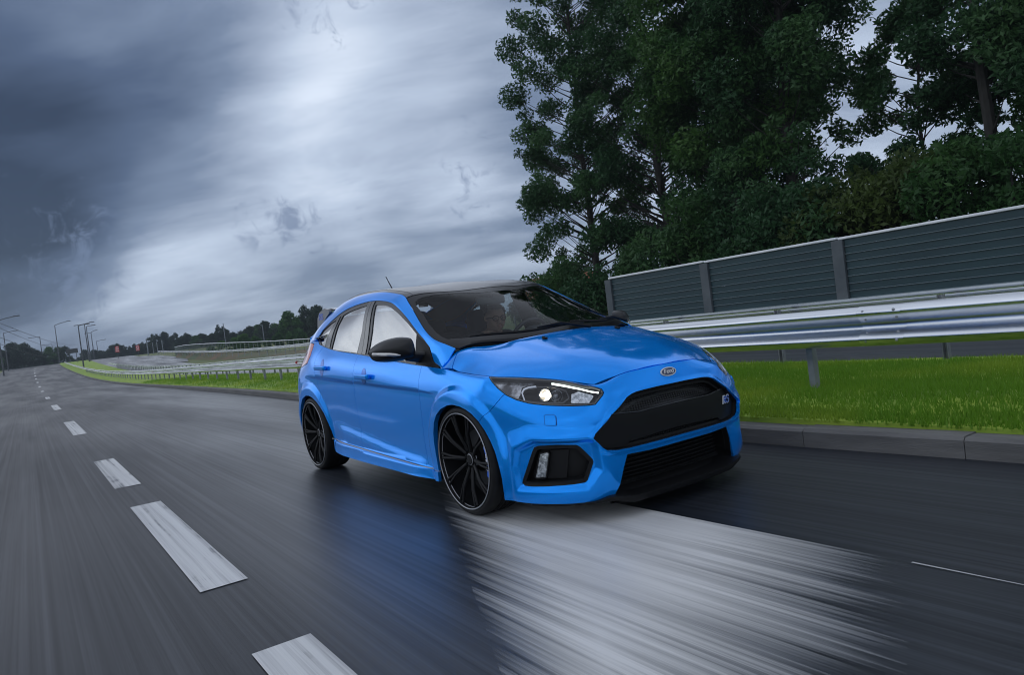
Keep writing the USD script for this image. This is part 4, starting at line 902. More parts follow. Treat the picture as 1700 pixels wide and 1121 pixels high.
for k, s in enumerate((0, 1)):
    fl = (lambda m: m) if k == 0 else flip_y
    obj('pocket_frame', fl(_fe), PLASTIC, _fp[k])
    obj('pocket_plate', fl(sheet(band, PLATE_FOG, off=-.038, h=.02, flange=.02)), PLASTIC, _fp[k])
    obj('fog_lamp', fl(sheet(band, LAMP_FOG, off=-.018, h=.01, hb=.006, flange=.03)), CLEAR, _fp[k])
    obj('fog_lamp_rim', fl(sheet(band, LAMP_FOG.buffer(.007).difference(LAMP_FOG.buffer(.001)), off=-.014, h=.01, hb=.006, flange=.03)), PLASTIC, _fp[k])
plain_joint = plain('joint_dark', (.0, .03, .16), .6)
CAP = sm([(.8073, .7504), (.7511, .754), (.757, .682), (.8139, .6782)], .010)
both('washer_cover_joint', sheet(band, CAP.buffer(.004).difference(CAP.buffer(.0005)), off=.0012, h=.015, hb=.006, flange=0, push=nose_push), plain_joint)
both('washer_cover', sheet(band, CAP, off=.007, h=.015, hb=.006, flange=.009, push=nose_push), BLUE)

# ---- head lamps ----
LED_WHITE = usdkit.material(stage, '/World/Looks/lamp_glow', {'tc': ('texture_coordinate', {}), 'v': ('voronoi_texture', {'feature': 'f1', 'scale': 55.}), 'm': ('map_range', {'from_min': .05, 'from_max': .75, 'to_min': 7., 'to_max': .5, 'clamp': True}), 'e': ('emission', {'color': (1, .90, .70)})}, [('tc.object', 'v.vector'), ('v.distance', 'm.value'), ('m.result', 'e.strength')], surface='e.emission')
LED_SOFT = usdkit.material(stage, '/World/Looks/lamp_strip_glow', {'e': ('emission', {'color': (.9, 1., .92), 'strength': 1.1})}, [], surface='e.emission')
AMBER = plain('indicator_lens', (.62, .60, .58), .12, .7)
WHITE_EDGE = plain('bezel_white', (.70, .72, .75), .2, .3)
LAMP_IN = noisy('lamp_reflector', (.06, .06, .065), (.60, .61, .63), 9., (.12, .3), coord='tc.object', metal=.85, lo=.42, hi=.62)
def at_lamp(u, v, off): q = np.array([[u, v]]); return (band.at(q) + band.normal(q) * off)[0]
def ellipsoid(c, r, sub=3):
    m = trimesh.creation.icosphere(sub, 1.); m.apply_scale(r); m.apply_translation(c); return m
def lamp_parts(fl, side):
    L = obj('headlamp', fl(sheet(band, LAMP, off=-.090, h=.03, hb=.012, flange=0)), DARK, car)
    obj('housing_edge', fl(sheet(band, LAMP.difference(LAMP.buffer(-.007)), off=-.003, h=.015, hb=.01, flange=.09)), GLOSS, L)
    obj('lens', fl(sheet(band, LAMP, off=.001, h=.02, hb=.008, flange=0)), LENS, L)
    tip = Polygon([(1.12, .938), (1.0647, .8755), (1.0064, .838), (.9484, .8255), (.9246, .8547), (.904, .8986), (.8101, .934), (.8599, .941), (1.0162, .941)]).intersection(LAMP.buffer(-.002))
    obj('side_reflector', fl(sheet(band, tip.buffer(-.003), off=-.03, h=.02, flange=.03)), LAMP_IN, L)
    ring = sm([(.8256, .9048), (.8638, .8952), (.9016, .8744), (.9171, .8499), (.902, .819), (.8308, .8188), (.6972, .8229), (.6585, .8464), (.6631, .8878), (.7291, .9131)], .01)
    obj('bezel', fl(sheet(band, ring.difference(ring.buffer(-.006)), off=-.018, h=.015, hb=.008, flange=.035)), GLOSS, L)
    obj('bezel_edge', fl(sheet(band, LineString([(.821, .9015), (.863, .8933), (.8941, .88), (.9106, .8599), (.9047, .8253)]).buffer(.0038), off=-.012, h=.01, hb=.006, flange=.01)), WHITE_EDGE, L)
    strip = LineString([(.7204, .9338), (.6544, .9216), (.5828, .901), (.527, .8762), (.4854, .864)])
    obj('light_strip', fl(sheet(band, strip.buffer(.0035), off=-.016, h=.01, hb=.006, flange=.01)), LED_SOFT, L)
    for u, v, r, mat in ((.7862, .8789, .029, LED_WHITE), (.7232, .8745, .028, CHROME)):
        nrm = band.normal(np.array([[.62, .84]]))[0]; fw = np.array([.93, -.33, .10]); fw /= np.linalg.norm(fw)
        c = at_lamp(u, v, -.05)
        T = trimesh.geometry.align_vectors([0, 0, 1], fw); T[:3, 3] = c
        cup = trimesh.creation.revolve([(r * .2, -.03), (r * .8, -.018), (r * 1.12, .012), (r * 1.16, .012), (r * .85, -.024)], sections=28); cup.apply_transform(T)
        ball = ellipsoid((0, 0, 0), (r * .84, r * .84, r * .5)); ball.apply_transform(T)
        q = obj('projector', fl(cup), CHROME, L, smooth=40); obj('projector_lens', fl(ball), mat if mat is LED_WHITE else LAMP_IN, L, smooth=True)
    obj('indicator', fl(sheet(band, sm([(.642, .87), (.5971, .8849), (.5182, .8506), (.5616, .8183), (.6617, .825)], .006), off=-.026, h=.012, flange=.02)), CLEAR, L)
    return L
lamp_parts(lambda m: m, 0); lamp_parts(flip_y, 1)

# ---- bonnet ----
top = CB[:12, 6]
_front = [(2.1215, 0.)] + [(p[0] - .004, -p[1]) for p in top[1:4]]
_side = CubicSpline(np.arange(9), top[3:12, :2])(np.linspace(0, 8, 60)); _side = [(x, -y + .002) for x, y in _side if x > 1.235]
_rear = [(1.222, -.838), (1.200, -.815), (1.165, -.775), (1.128, -.733), (1.112, -.712), (1.14, -.675), (1.19, -.61), (1.245, -.535), (1.3057, -.3982), (1.340, -.23), (1.360, 0)]
_rr = np.array(_rear); _rear = [tuple(p) for p in CubicSpline(np.arange(len(_rr)), _rr)(np.linspace(0, len(_rr) - 1, 60))]
_h = _front + _side[1:] + _rear
BON = Polygon(_h + [(x, -y) for x, y in _h[::-1] if y < 0]).buffer(0).buffer(-.0015)
bn = obj('bonnet', sheet(bonnet, BON, h=.026, hb=.012, flange=.02), BLUE, car)
for y in (.30, -.30):
    q = bonnet.at(np.array([[1.445, y]]))[0]
    both_ = cat([rbox(q + [0, 0, .006], (.030, .026, .014), .005), rbox(q + [-.012, 0, .012], (.016, .018, .012), .004)])
    obj('washer_jet', both_, PLASTIC, bn, smooth=40)
# wing top between the bonnet and the door pillar, in the same skin as the bonnet
COW = Polygon([(1.2185, -.839), (1.1965, -.817), (1.1615, -.777), (1.1245, -.735), (1.09, -.70), (1.06, -.72), (1.07, -.835), (1.10, -.846), (1.16, -.8435)])
both('wing_top', sheet(bonnet, COW, off=-.0005, h=.02, hb=.01, flange=.02), BLUE)
# ---- badges ----
def on_nose(mesh2, u, v, off, size=1., rot=0., shear=0.):
    """Puts a flat mesh (x right, y up, z out) on the nose at u, v."""
    uv = np.array([[u, v]]); c = band.at(uv)[0]; n = (band.at(uv + [0, 0]) * 0 + band.normal(uv))[0]
    rt = np.cross([0, 0, 1.], n); rt /= np.linalg.norm(rt); up = np.cross(n, rt)
    m = mesh2.copy(); V = m.vertices; V[:, 0] += shear * V[:, 1]; m.vertices = c + n * off + V[:, :1] * rt + V[:, 1:2] * up + V[:, 2:] * n
    return m
def oval(a, b, d):
    t = np.linspace(0, 2 * np.pi, 60)[:-1]; return trimesh.creation.extrude_polygon(Polygon(np.c_[a * np.cos(t), b * np.sin(t)]), d)
NAVY = plain('badge_navy', (.006, .012, .055), .2, coat_weight=1.)
bd = obj('badge', on_nose(oval(.060, .0255, .008), 0, .898, -.003), white, car)
obj('badge_field', on_nose(oval(.0525, .0200, .002), 0, .898, .006), NAVY, bd)
tx = meshkit.text_mesh('Ford', .021, .0012, bold=True); tx.apply_translation((-tx.bounds[:, 0].mean(), -tx.bounds[:, 1].mean() + .001, 0)); tx.apply_scale((1.22, 1, 1))
obj('badge_lettering', on_nose(tx, 0, .898, .0085, shear=.3), white, bd)
def rs(h, d=.003):
    t = meshkit.text_mesh('RS', h, d, bold=True); t.apply_translation((-t.bounds[:, 0].mean(), -t.bounds[:, 1].mean(), 0)); t.apply_scale((1.15, 1, 1)); return t
EMB = plain('emblem_blue', (.01, .09, .55), .25, coat_weight=1.)
rsm = obj('emblem', on_nose(rs(.046), -.470, .615, -.022, shear=.35), white, gp)
obj('emblem_face', on_nose(rs(.037, .0015), -.470, .613, -.0185, shear=.35), EMB, rsm)

# ---- cabin: frame, roof, glass ----
DLO_R = [(2.70, -1.094), (2.755, -1.05), (2.735, -.92), (2.68, -.80), (2.60, -.746), (2.45, -.737), (2.2903, -.735), (1.8769, -.738), (1.482, -.740), (1.1952, -.738), (.9711, -.733), (.7831, -.708), (.5617, -.6865), (.42, -.705), (.25, -.80), (.10, -.935), (.03, -1.05), (.06, -1.096), (.6145, -1.0965), (1.6, -1.0965), (2.3137, -1.0965)]
DLO = sm(DLO_R, .006)
CAB_END = float(CABIN_U[-1])
ROOF_F = float(CABIN_U[3]) + .01
frame = Polygon([(.030, -.60), (.10, -.602), (.259, -.602), (.4756, -.600), (.7379, -.604), (.93, -.6045), (ROOF_F, -.600), (1.4, -.600), (2.2, -.600), (2.906, -.600), (CAB_END, -.600), (CAB_END, -1.098), (2.69, -1.098), (.05, -1.0985), (.02, -1.06), (.012, -1.0), (.008, -.70)])
frame = frame.difference(DLO)
frame = max(frame.geoms, key=lambda g: g.area) if hasattr(frame, 'geoms') else frame
both('pillar_frame', sheet(cabin, frame, h=.025, hb=.012, flange=.008), BLUE)
GF = sm([(1.405, -.785), (1.178, -.780), (.9911, -.7795), (.8636, -.769), (.7527, -.752), (.675, -.741), (.650, -.90), (.6387, -1.060), (.8182, -1.080), (1.1139, -1.084), (1.385, -1.0865), (1.375, -.95)], .004)
GR = sm([(2.165, -.785), (1.9718, -.781), (1.598, -.780), (1.614, -.9498), (1.692, -1.088), (2.0067, -1.091), (2.30, -1.093), (2.262, -1.0193), (2.222, -.8705)], .004)
GQ = sm([(2.6358, -.7801), (2.585, -.752), (2.4343, -.752), (2.300, -.772), (2.40, -.93), (2.508, -1.088), (2.62, -1.09), (2.675, -1.07), (2.67, -.90)], .004)
trim = DLO.buffer(-.0015).difference(unary_union([GF, GR, GQ]))
both('window_trim', sheet(cabin, trim, off=-.004, h=.02, hb=.01, flange=.012), TRIM)
for g, nm in ((GF, 'front_door_window'), (GR, 'rear_door_window'), (GQ, 'quarter_window')):
    both(nm, sheet(cabin, g.buffer(.004), off=-.010, h=.04, hb=.02, flange=0), SIDE_GLASS)
both('centre_pillar', sheet(cabin, Polygon([(1.592, -.748), (1.447, -.750), (1.432, -.95), (1.43, -1.088), (1.655, -1.092), (1.60, -.95)]), off=.001, h=.02, hb=.01, flange=.006), GLOSS)
both('pillar_joint', sheet(cabin, Polygon([(1.515, -.744), (1.511, -.744), (1.530, -1.092), (1.534, -1.092)]), off=.0016, h=.02, hb=.01, flange=.004), DARK)
both('rear_window_divider', sheet(cabin, Polygon([(2.268, -.78), (2.215, -.776), (2.27, -.90), (2.34, -1.090), (2.455, -1.090), (2.37, -.93)]), off=.001, h=.02, hb=.01, flange=.006), GLOSS)
both('mirror_sail', sheet(cabin, sm([(.668, -.735), (.545, -.700), (.42, -.720), (.25, -.815), (.12, -.935), (.06, -1.05), (.085, -1.085), (.35, -1.0880), (.622, -1.0885), (.642, -.95)], .005), off=.002, h=.02, hb=.01, flange=.008), PLASTIC)
roofp = Polygon([(ROOF_F + .006, -.597), (1.4, -.597), (2.2, -.597), (2.906, -.597), (2.906, .597), (2.2, .597), (1.4, .597), (ROOF_F + .006, .597)])
rf = obj('roof', sheet(cabin, roofp, off=-.001, h=.04, hb=.02, flange=.015), ROOF, car)
obj('roof_seam', sheet(cabin, unary_union([LineString([(ROOF_F + .02, s * .545), (2.88, s * .545)]).buffer(.0022) for s in (1,)]), off=.0012, h=.02, hb=.02, flange=.002), GLOSS, rf)
obj('roof_seam', sheet(cabin, LineString([(ROOF_F + .02, -.545), (2.88, -.545)]).buffer(.0022), off=.0012, h=.02, hb=.02, flange=.002), GLOSS, rf)
WS = sm([(.012, -.585), (.06, -.603), (.259, -.598), (.4756, -.596), (.7379, -.600), (.93, -.600), (ROOF_F - .008, -.596), (ROOF_F - .004, -.30), (ROOF_F - .002, 0), (ROOF_F - .004, .30), (ROOF_F - .008, .596), (.93, .600), (.7379, .600), (.4756, .596), (.259, .598), (.06, .603), (.012, .585), (-.02, .3), (-.03, 0), (-.02, -.3)], .004)
CLR = sm([(.14, -.50), (.22, -.553), (.5285, -.545), (.7385, -.552), (.85, -.566), (.885, -.560), (.912, -.525), (.930, -.4444), (.935, -.32), (.915, -.24), (.870, -.14), (.865, 0), (.870, .14), (.915, .24), (.935, .32), (.930, .4444), (.912, .525), (.885, .560), (.85, .566), (.7385, .552), (.5285, .545), (.22, .553), (.14, .50), (.105, .3), (.095, 0), (.105, -.3)], .02)
ws = obj('windscreen', sheet(cabin, WS.difference(CLR), off=-.003, h=.03, hb=.015, flange=.010), plain('glass_border_black', (.006, .006, .007), .3, specular_ior_level=.2), car)
obj('windscreen_glass', sheet(cabin, CLR.buffer(.002), off=-.004, h=.05, hb=.025, flange=0), WS_GLASS, ws)
obj('rubber_seal', sheet(cabin, LineString([(ROOF_F + .001, -.60), (ROOF_F + .004, -.3), (ROOF_F + .005, 0), (ROOF_F + .004, .3), (ROOF_F + .001, .60)]).buffer(.008), off=-.006, h=.02, hb=.02, flange=.01), DARK, ws)
hg = obj('tailgate', sheet(hatch, box(-.735, .005, .735, .40), h=.05, hb=.03), BLUE, car)
obj('rear_window', sheet(hatch, sm([(-.50, .03), (.50, .03), (.56, .33), (-.56, .33)], .03), off=.003, h=.05, hb=.03), plain('rear_glass', (.01, .012, .013), .05), hg)
# inner lining: headliner and pillars seen from inside
lin = frame.buffer(-.002).difference(box(2.25, -1.2, 3.2, -.72))
lin = max(lin.geoms, key=lambda g: g.area) if hasattr(lin, 'geoms') else lin
both('pillar_lining', sheet(cabin, lin, off=-.030, h=.05, hb=.03, flange=0), plain('lining_grey', (.035, .037, .040), .85))
obj('headliner', sheet(cabin, roofp, off=-.035, h=.06, hb=.04, flange=0), plain('headliner_grey', (.05, .052, .055), .9), car)
both('centre_pillar_lining', sheet(cabin, Polygon([(1.62, -.745), (1.42, -.745), (1.40, -1.09), (1.68, -1.09)]), off=-.03, h=.05, hb=.03, flange=0), plain('pillar_dark', (.012, .013, .014), .8))
both('door_lining', sheet(band, box(1.98, .30, 3.95, .94), off=-.05, h=.06, hb=.04, flange=0), CLOTH)

# cowl and wipers
cw = obj('cowl', sheet(cabin, Polygon([(-.045, -.56), (.025, -.585), (.06, -.56), (.10, -.3), (.09, 0), (.10, .3), (.06, .56), (.025, .585), (-.045, .56), (-.05, .3), (-.055, 0), (-.05, -.3)]), off=-.032, h=.03, hb=.015, flange=.03), PLASTIC, car)
def wiper(v0, v1, u0, u1, name):
    q = np.linspace(0, 1, 14)[:, None]; uv = np.c_[u0 + (u1 - u0) * q, v0 + (v1 - v0) * q]
    X = cabin.at(uv) + cabin.normal(uv) * .022; w = obj(name, tube(X, np.interp(q[:, 0], [0, .08, .92, 1], [.006, .010, .009, .004]), 6), PLASTIC, car, smooth=40)
    obj('wiper_arm', tube([X[6] + [.0, 0, .012], X[9] + [.02, 0, .016], cabin.at(np.array([[-.01, v1 * .9]]))[0] + [.03, 0, .02]], [.006, .009, .014], 6), PLASTIC, w, smooth=40)
wiper(-.50, .10, .075, .050, 'wiper'); wiper(.02, .54, .085, .060, 'wiper')

# ---- mirrors ----
def mirror_shell():
    """Door mirror: an outline across the car, deep towards the front and rounded at the edges (right side)."""
    o = np.array([(-.875, .982), (-.868, 1.030), (-.878, 1.092), (-.905, 1.112), (-.95, 1.118), (-1.00, 1.110), (-1.05, 1.090), (-1.088, 1.060), (-1.098, 1.035), (-1.090, 1.005), (-1.062, .978), (-.99, .966), (-.92, .968)])
    o = CubicSpline(np.arange(len(o) + 1), np.vstack([o, o[:1]]), bc_type='periodic')(np.linspace(0, len(o), 60)[:-1])
    c = np.array([-.985, 1.040]); rings = []
    for s in (1., .985, .965, .94, .905, .86, .80, .72, .60, .45, .28, .10):
        t = (1 - s ** 2.6) ** (1 / 2.4); x = .690 + .135 * t
        sweep = .09 * np.clip((c[0] + (o[:, 0] - c[0]) * s + 1.0) / .13, -.8, 1)         # the inner end stands further forward
        rings.append(np.c_[x + sweep * 1.0, c[0] + (o[:, 0] - c[0]) * max(s, .02), c[1] + .012 * t + (o[:, 1] - c[1]) * max(s, .02)])
    n = len(o); V = np.vstack(rings); i, j = np.meshgrid(np.arange(11), np.arange(n), indexing='ij'); jn = (j + 1) % n
    q = np.stack([i * n + j, i * n + jn, (i + 1) * n + jn, (i + 1) * n + j], -1).reshape(-1, 4)
    f = np.vstack([q[:, [0, 1, 2]], q[:, [0, 2, 3]], [[0, a, a + 1] for a in range(1, n - 1)], [[11 * n, 11 * n + a + 1, 11 * n + a] for a in range(1, n - 1)]])
    m = trimesh.Trimesh(V, f, process=False); m.fix_normals(); return m
def mirror(fl):
    M_ = obj('door_mirror', fl(mirror_shell()), noisy_mirror, car, smooth=40)
    sp = lambda c, r: manifold3d.Manifold.sphere(r, 16).translate(c)
    arm = manifold3d.Manifold.batch_hull([sp((.80, -.80, .955), .022), sp((.86, -.80, .990), .018), sp((.80, -.92, .985), .020), sp((.75, -.90, .985), .020), sp((.83, -.905, 1.010), .016)])
    obj('mirror_arm', fl(totri(arm)), noisy_mirror, M_, smooth=40)
    # the indicator strip along the front of the shell
    yy = np.linspace(-1.092, -.975, 14); zz_ = np.interp(yy, [-1.092, -1.03, -.975], [1.028, 1.020, 1.008])
    near, _, _ = mirror_shell().ray.intersects_location(np.c_[np.full(14, 1.3), yy, zz_], np.tile([-1., 0, 0], (14, 1)), multiple_hits=False)
    near = near[np.argsort(near[:, 1])]; near = near + [.002, 0, 0]; k_ = len(near)
    obj('mirror_indicator', fl(tube(near, np.interp(np.arange(k_), [0, k_ * .7, k_ - 1], [.012, .012, .003]), 8)), AMBER, M_, smooth=40)
noisy_mirror = noisy('mirror_black', (.005, .005, .006), (.009, .009, .010), 200., (.34, .42), coord='tc.object')
mirror(lambda m: m); mirror(flip_y)

# ---- door handles ----
def handle(u, v, fl, parent):
    q = np.array([[u, v]]); c = band.at(q)[0]; n = band.normal(q)[0]
    grip = cat([rbox((0, 0, 0), (.235, .024, .040), .0115)])
    V = grip.vertices; V[:, 1] -= .020 * (1 - (V[:, 0] / .11) ** 2) * .5; grip.vertices = V
    T = np.eye(4); T[:3, 0] = [1, 0, 0]; T[:3, 1] = [0, 1, 0]; T[:3, 3] = c + n * .026 + [0, 0, -.002]
    a = grip.copy(); a.apply_transform(T); g = obj('door_handle', fl(a), BLUE, parent, smooth=40)
    obj('handle_recess_shade', fl(sheet(band, shapely.affinity.scale(Point(u + .01, v).buffer(.055), .8, 1.), off=.0012, h=.015, hb=.008, flange=0)), recess_shade, g)  # flat disc on the door; the shade of a recess is painted in
    e = rbox(c + n * .020 + [.115, 0, 0], (.022, .022, .034), .006); obj('handle_end', fl(e), BLUE, g, smooth=40)
recess_shade = paint('recess_shade_blue', (.0, .13, .55))  # body blue darkened to stand in for the shade behind the grip
handle(2.855, .815, lambda m: m, dF[0]); handle(2.855, .815, flip_y, dF[1]); handle(3.765, .828, lambda m: m, dR[0]); handle(3.765, .828, flip_y, dR[1])

# ---- roof spoiler ----
def spoiler():
    G_ = plain('spoiler_grey', (.10, .105, .12), .35, .2, coat_weight=.5)
    ep = Polygon([(-1.655, 1.20), (-1.58, 1.195), (-1.40, 1.30), (-1.29, 1.345), (-1.33, 1.376), (-1.42, 1.385), (-1.55, 1.357), (-1.625, 1.30)]).buffer(-.01).buffer(.02).buffer(-.01)
    pl = trimesh.creation.extrude_polygon(ep, .03); V = pl.vertices.copy(); pl.vertices = np.c_[V[:, 0], -.615 + V[:, 2] - .03 * 0, V[:, 1]]; pl.fix_normals()
    w = [(-1.24, 1.380), (-1.34, 1.392), (-1.60, 1.372), (-1.64, 1.362), (-1.60, 1.352), (-1.36, 1.366), (-1.25, 1.368)]
    wing_ = trimesh.creation.extrude_polygon(Polygon(w), 1.17); V = wing_.vertices.copy(); wing_.vertices = np.c_[V[:, 0], V[:, 2] - .585, V[:, 1] - .010]; wing_.fix_normals()
    s = obj('roof_spoiler', wing_, GLOSS, car)
    a, b = both('spoiler_end', pl, G_, s, smooth=40)
    t = rs(.055, .002); V = t.vertices.copy(); t.vertices = np.c_[-1.52 + V[:, 0] + .3 * V[:, 1], -.6165 - V[:, 2], 1.315 + V[:, 1]]; t.fix_normals()
    obj('spoiler_emblem', t, EMB, a)
    obj('spoiler_mount', cat([bx((-1.33, y, 1.36), (.10, .05, .10)) for y in (-.35, .35)]), GLOSS, s)
spoiler()
obj('antenna', tube([(-1.20, 0, 1.42), (-1.228, 0, 1.49), (-1.355, 0, 1.632)], [.010, .006, .0035], 8), PLASTIC, car, smooth=40)

# ---- wheels ----
TYRE = [(.270, -.104), (.276, -.112), (.288, -.1175), (.301, -.117), (.312, -.111), (.3195, -.098), (.3225, -.080), (.3230, -.045), (.3165, -.043), (.3165, -.036), (.3230, -.034), (.3232, -.006), (.3167, -.004), (.3167, .004), (.3232, .006), (.3230, .034), (.3165, .036), (.3165, .043), (.3230, .045), (.3225, .080), (.3195, .098), (.312, .111), (.300, .117), (.288, .1175), (.276, .112), (.270, .104)]
def rev(prof, sec=72):
    m = trimesh.creation.revolve(np.array(prof), sections=sec); m.apply_transform(trimesh.transformations.rotation_matrix(-math.pi / 2, [1, 0, 0])); m.fix_normals(); return m
def wheel(c, y, fl, side, front):
    """Right wheel; outer face towards -y. The axle runs along y."""
    w = holder('wheel', car, (c[0], y * side, c[1]), math.pi if side < 0 else 0.)
    mk = lambda name, m, mat, s=35: obj(name, m, mat, w, smooth=s)
    mk('tyre', rev(TYRE), RUBBER)
    mk('rim', rev([(.272, -.100), (.279, -.111), (.282, -.117), (.280, -.1205), (.275, -.118), (.272, -.104), (.269, -.09), (.263, -.04), (.250, .02), (.246, .10), (.266, .108), (.270, .104), (.252, .098), (.255, .02)]), RIM)
    mk('rim_lip', rev([(.2790, -.1190), (.2835, -.1205), (.2800, -.1245), (.2765, -.1215)]), RIMLIP)
    mk('rim_step', rev([(.2700, -.1005), (.2722, -.1025), (.2702, -.1045), (.2685, -.1020)]), RIMLIP)
    sp = lambda p, r: manifold3d.Manifold.sphere(r, 10).translate(p)
    for k in range(10):
        a = 2 * math.pi * k / 10
        for d in (-.055, .055):
            p0 = (.055 * math.cos(a), -.066, .055 * math.sin(a)); p1 = (.17 * math.cos(a + d * .7), -.100, .17 * math.sin(a + d * .7)); p2 = (.264 * math.cos(a + d), -.106, .264 * math.sin(a + d))
            S = manifold3d.Manifold.batch_hull([sp(p0, .012), sp(p1, .0085)]) + manifold3d.Manifold.batch_hull([sp(p1, .0085), sp(p2, .009)])
            mk('spoke', totri(S), RIM, 40)
    mk('hub', rev([(.0, -.078), (.026, -.078), (.030, -.074), (.034, -.066), (.052, -.062), (.066, -.056), (.070, -.03), (.0, -.03)], 40), RIM)
    mk('hub_ring', rev([(.030, -.0755), (.033, -.0735), (.030, -.0715)], 40), RIMLIP)
    mk('hub_rim', rev([(.060, -.0625), (.064, -.0605), (.060, -.0585)], 40), RIMLIP)
    for k in range(5):
        a = 2 * math.pi * k / 5 + .3; mk('wheel_nut', trimesh.creation.icosphere(1, .008).apply_translation((.046 * math.cos(a), -.064, .046 * math.sin(a))), RIM)
    mk('brake_disc', rev([(.085, .0), (.165, .0), (.165, .022), (.085, .022)], 48), plain_disc)
    mk('back_plate', rev([(.0, .03), (.235, .03), (.235, .035), (.0, .035)], 40), DARK)
    a0 = (.10 if side > 0 else math.pi - .10); cal = []
    for t in np.linspace(a0 - .40, a0 + .34, 7): cal.append(sp((.219 * math.cos(t), -.074, .219 * math.sin(t)), .0165))
    body = cal[0]
    for p, q in zip(cal[:-1], cal[1:]): body = body + manifold3d.Manifold.batch_hull([p, q])
    if front:
        mk('brake_caliper', totri(body), CALIPER)
        if side > 0:
            t = meshkit.text_mesh('brembo', .019, .0015, bold=True); t.apply_translation((-t.bounds[:, 0].mean(), -.008, 0)); V = t.vertices.copy()
            # lettering runs downwards along the caliper
            t.vertices = np.c_[.218 + V[:, 1], -.0910 - V[:, 2], .012 - V[:, 0]]; t.fix_normals(); mk('caliper_lettering', t, white, False)
    return w
plain_disc = plain('brake_disc_steel', (.05, .052, .056), .4, .8)
CALIPER = plain('caliper_blue', (.01, .16, .85), .3, coat_weight=.8)
for c, y, fr in ((FA, -.772, True), (RA, -.758, False)):
    wheel(c, y, None, 1, fr); wheel(c, y, None, -1, fr)

# ---- inside ----
def seat(x, y, fl):
    sp = lambda p, r: manifold3d.Manifold.sphere(r, 14).translate(p); H = manifold3d.Manifold.batch_hull
    s = obj('seat', totri(H([sp((x + .28, y + d, .50), .09) for d in (-.17, .17)] + [sp((x - .22, y + d, .44), .09) for d in (-.17, .17)])), CLOTH, car, smooth=40)
    obj('seat_back', totri(H([sp((x - .24, y + d, .50), .08) for d in (-.18, .18)] + [sp((x - .40, y + d, .98), .06) for d in (-.16, .16)])), CLOTH, s, smooth=40)
    obj('head_rest', totri(H([sp((x - .42, y + d, 1.07), .05) for d in (-.09, .09)] + [sp((x - .45, y + d, 1.19), .045) for d in (-.07, .07)])), CLOTH, s, smooth=40)
seat(.10, -.36, None); seat(.10, .36, None)
rb_ = obj('rear_bench', cat([rbox((-.85, 0, .50), (.5, 1.2, .2), .06), rbox((-1.12, 0, .78), (.16, 1.2, .52), .06)]), CLOTH, car, smooth=40)
for y in (-.36, 0, .36): obj('head_rest', rbox((-1.18, y, 1.10), (.10, .24, .16), .04), CLOTH, rb_, smooth=40)
dsh = [(.52, .70), (.50, .90), (.56, .985), (.68, 1.010), (.90, 1.005), (1.15, .99), (1.22, .92), (1.22, .70)]
db = trimesh.creation.extrude_polygon(Polygon(dsh).buffer(.02).buffer(-.02), 1.44); V = db.vertices.copy(); db.vertices = np.c_[V[:, 0] + .10 * (1 - ((V[:, 2] - .72) / .72) ** 2), V[:, 2] - .72, V[:, 1]]; db.fix_normals()
dash_mat = plain('dashboard_soft', (.016, .017, .019), .75)
dd = obj('dashboard', db, dash_mat, car, smooth=40)
obj('instrument_hood', totri(manifold3d.Manifold.batch_hull([manifold3d.Manifold.sphere(.04, 14).translate(p) for p in ((.50, .20, .985), (.50, .52, .985), (.72, .22, 1.0), (.72, .50, 1.0), (.52, .27, 1.035), (.52, .45, 1.035))])), dash_mat, dd, smooth=40)
tor = trimesh.creation.torus(.172, .016, 40, 10); tor.apply_transform(trimesh.transformations.rotation_matrix(math.radians(-64), [0, 1, 0])); tor.apply_translation((.36, .36, .965))
sw = obj('steering_wheel', tor, plain('wheel_leather', (.014, .014, .015), .5), car, smooth=40)
obj('steering_boss', totri(manifold3d.Manifold.batch_hull([manifold3d.Manifold.sphere(.05, 12).translate(p) for p in ((.40, .36, .955), (.44, .36, .93))])), dash_mat, sw, smooth=40)
obj('steering_spoke', cat([tube([(.40, .36, .955), (.36, .36 + d, .965)], .014, 6) for d in (-.165, .165)]), dash_mat, sw)
mi = obj('inside_mirror', rbox((.42, 0, 1.30), (.03, .25, .065), .014), plain('mirror_back', (.05, .055, .06), .4), car, smooth=40)
obj('mirror_foot', tube([(.43, 0, 1.32), (.47, 0, 1.375)], .012, 6), PLASTIC, mi)
obj('parcel_shelf', bx((-1.42, 0, .98), (.5, 1.1, .02)), CLOTH, car)

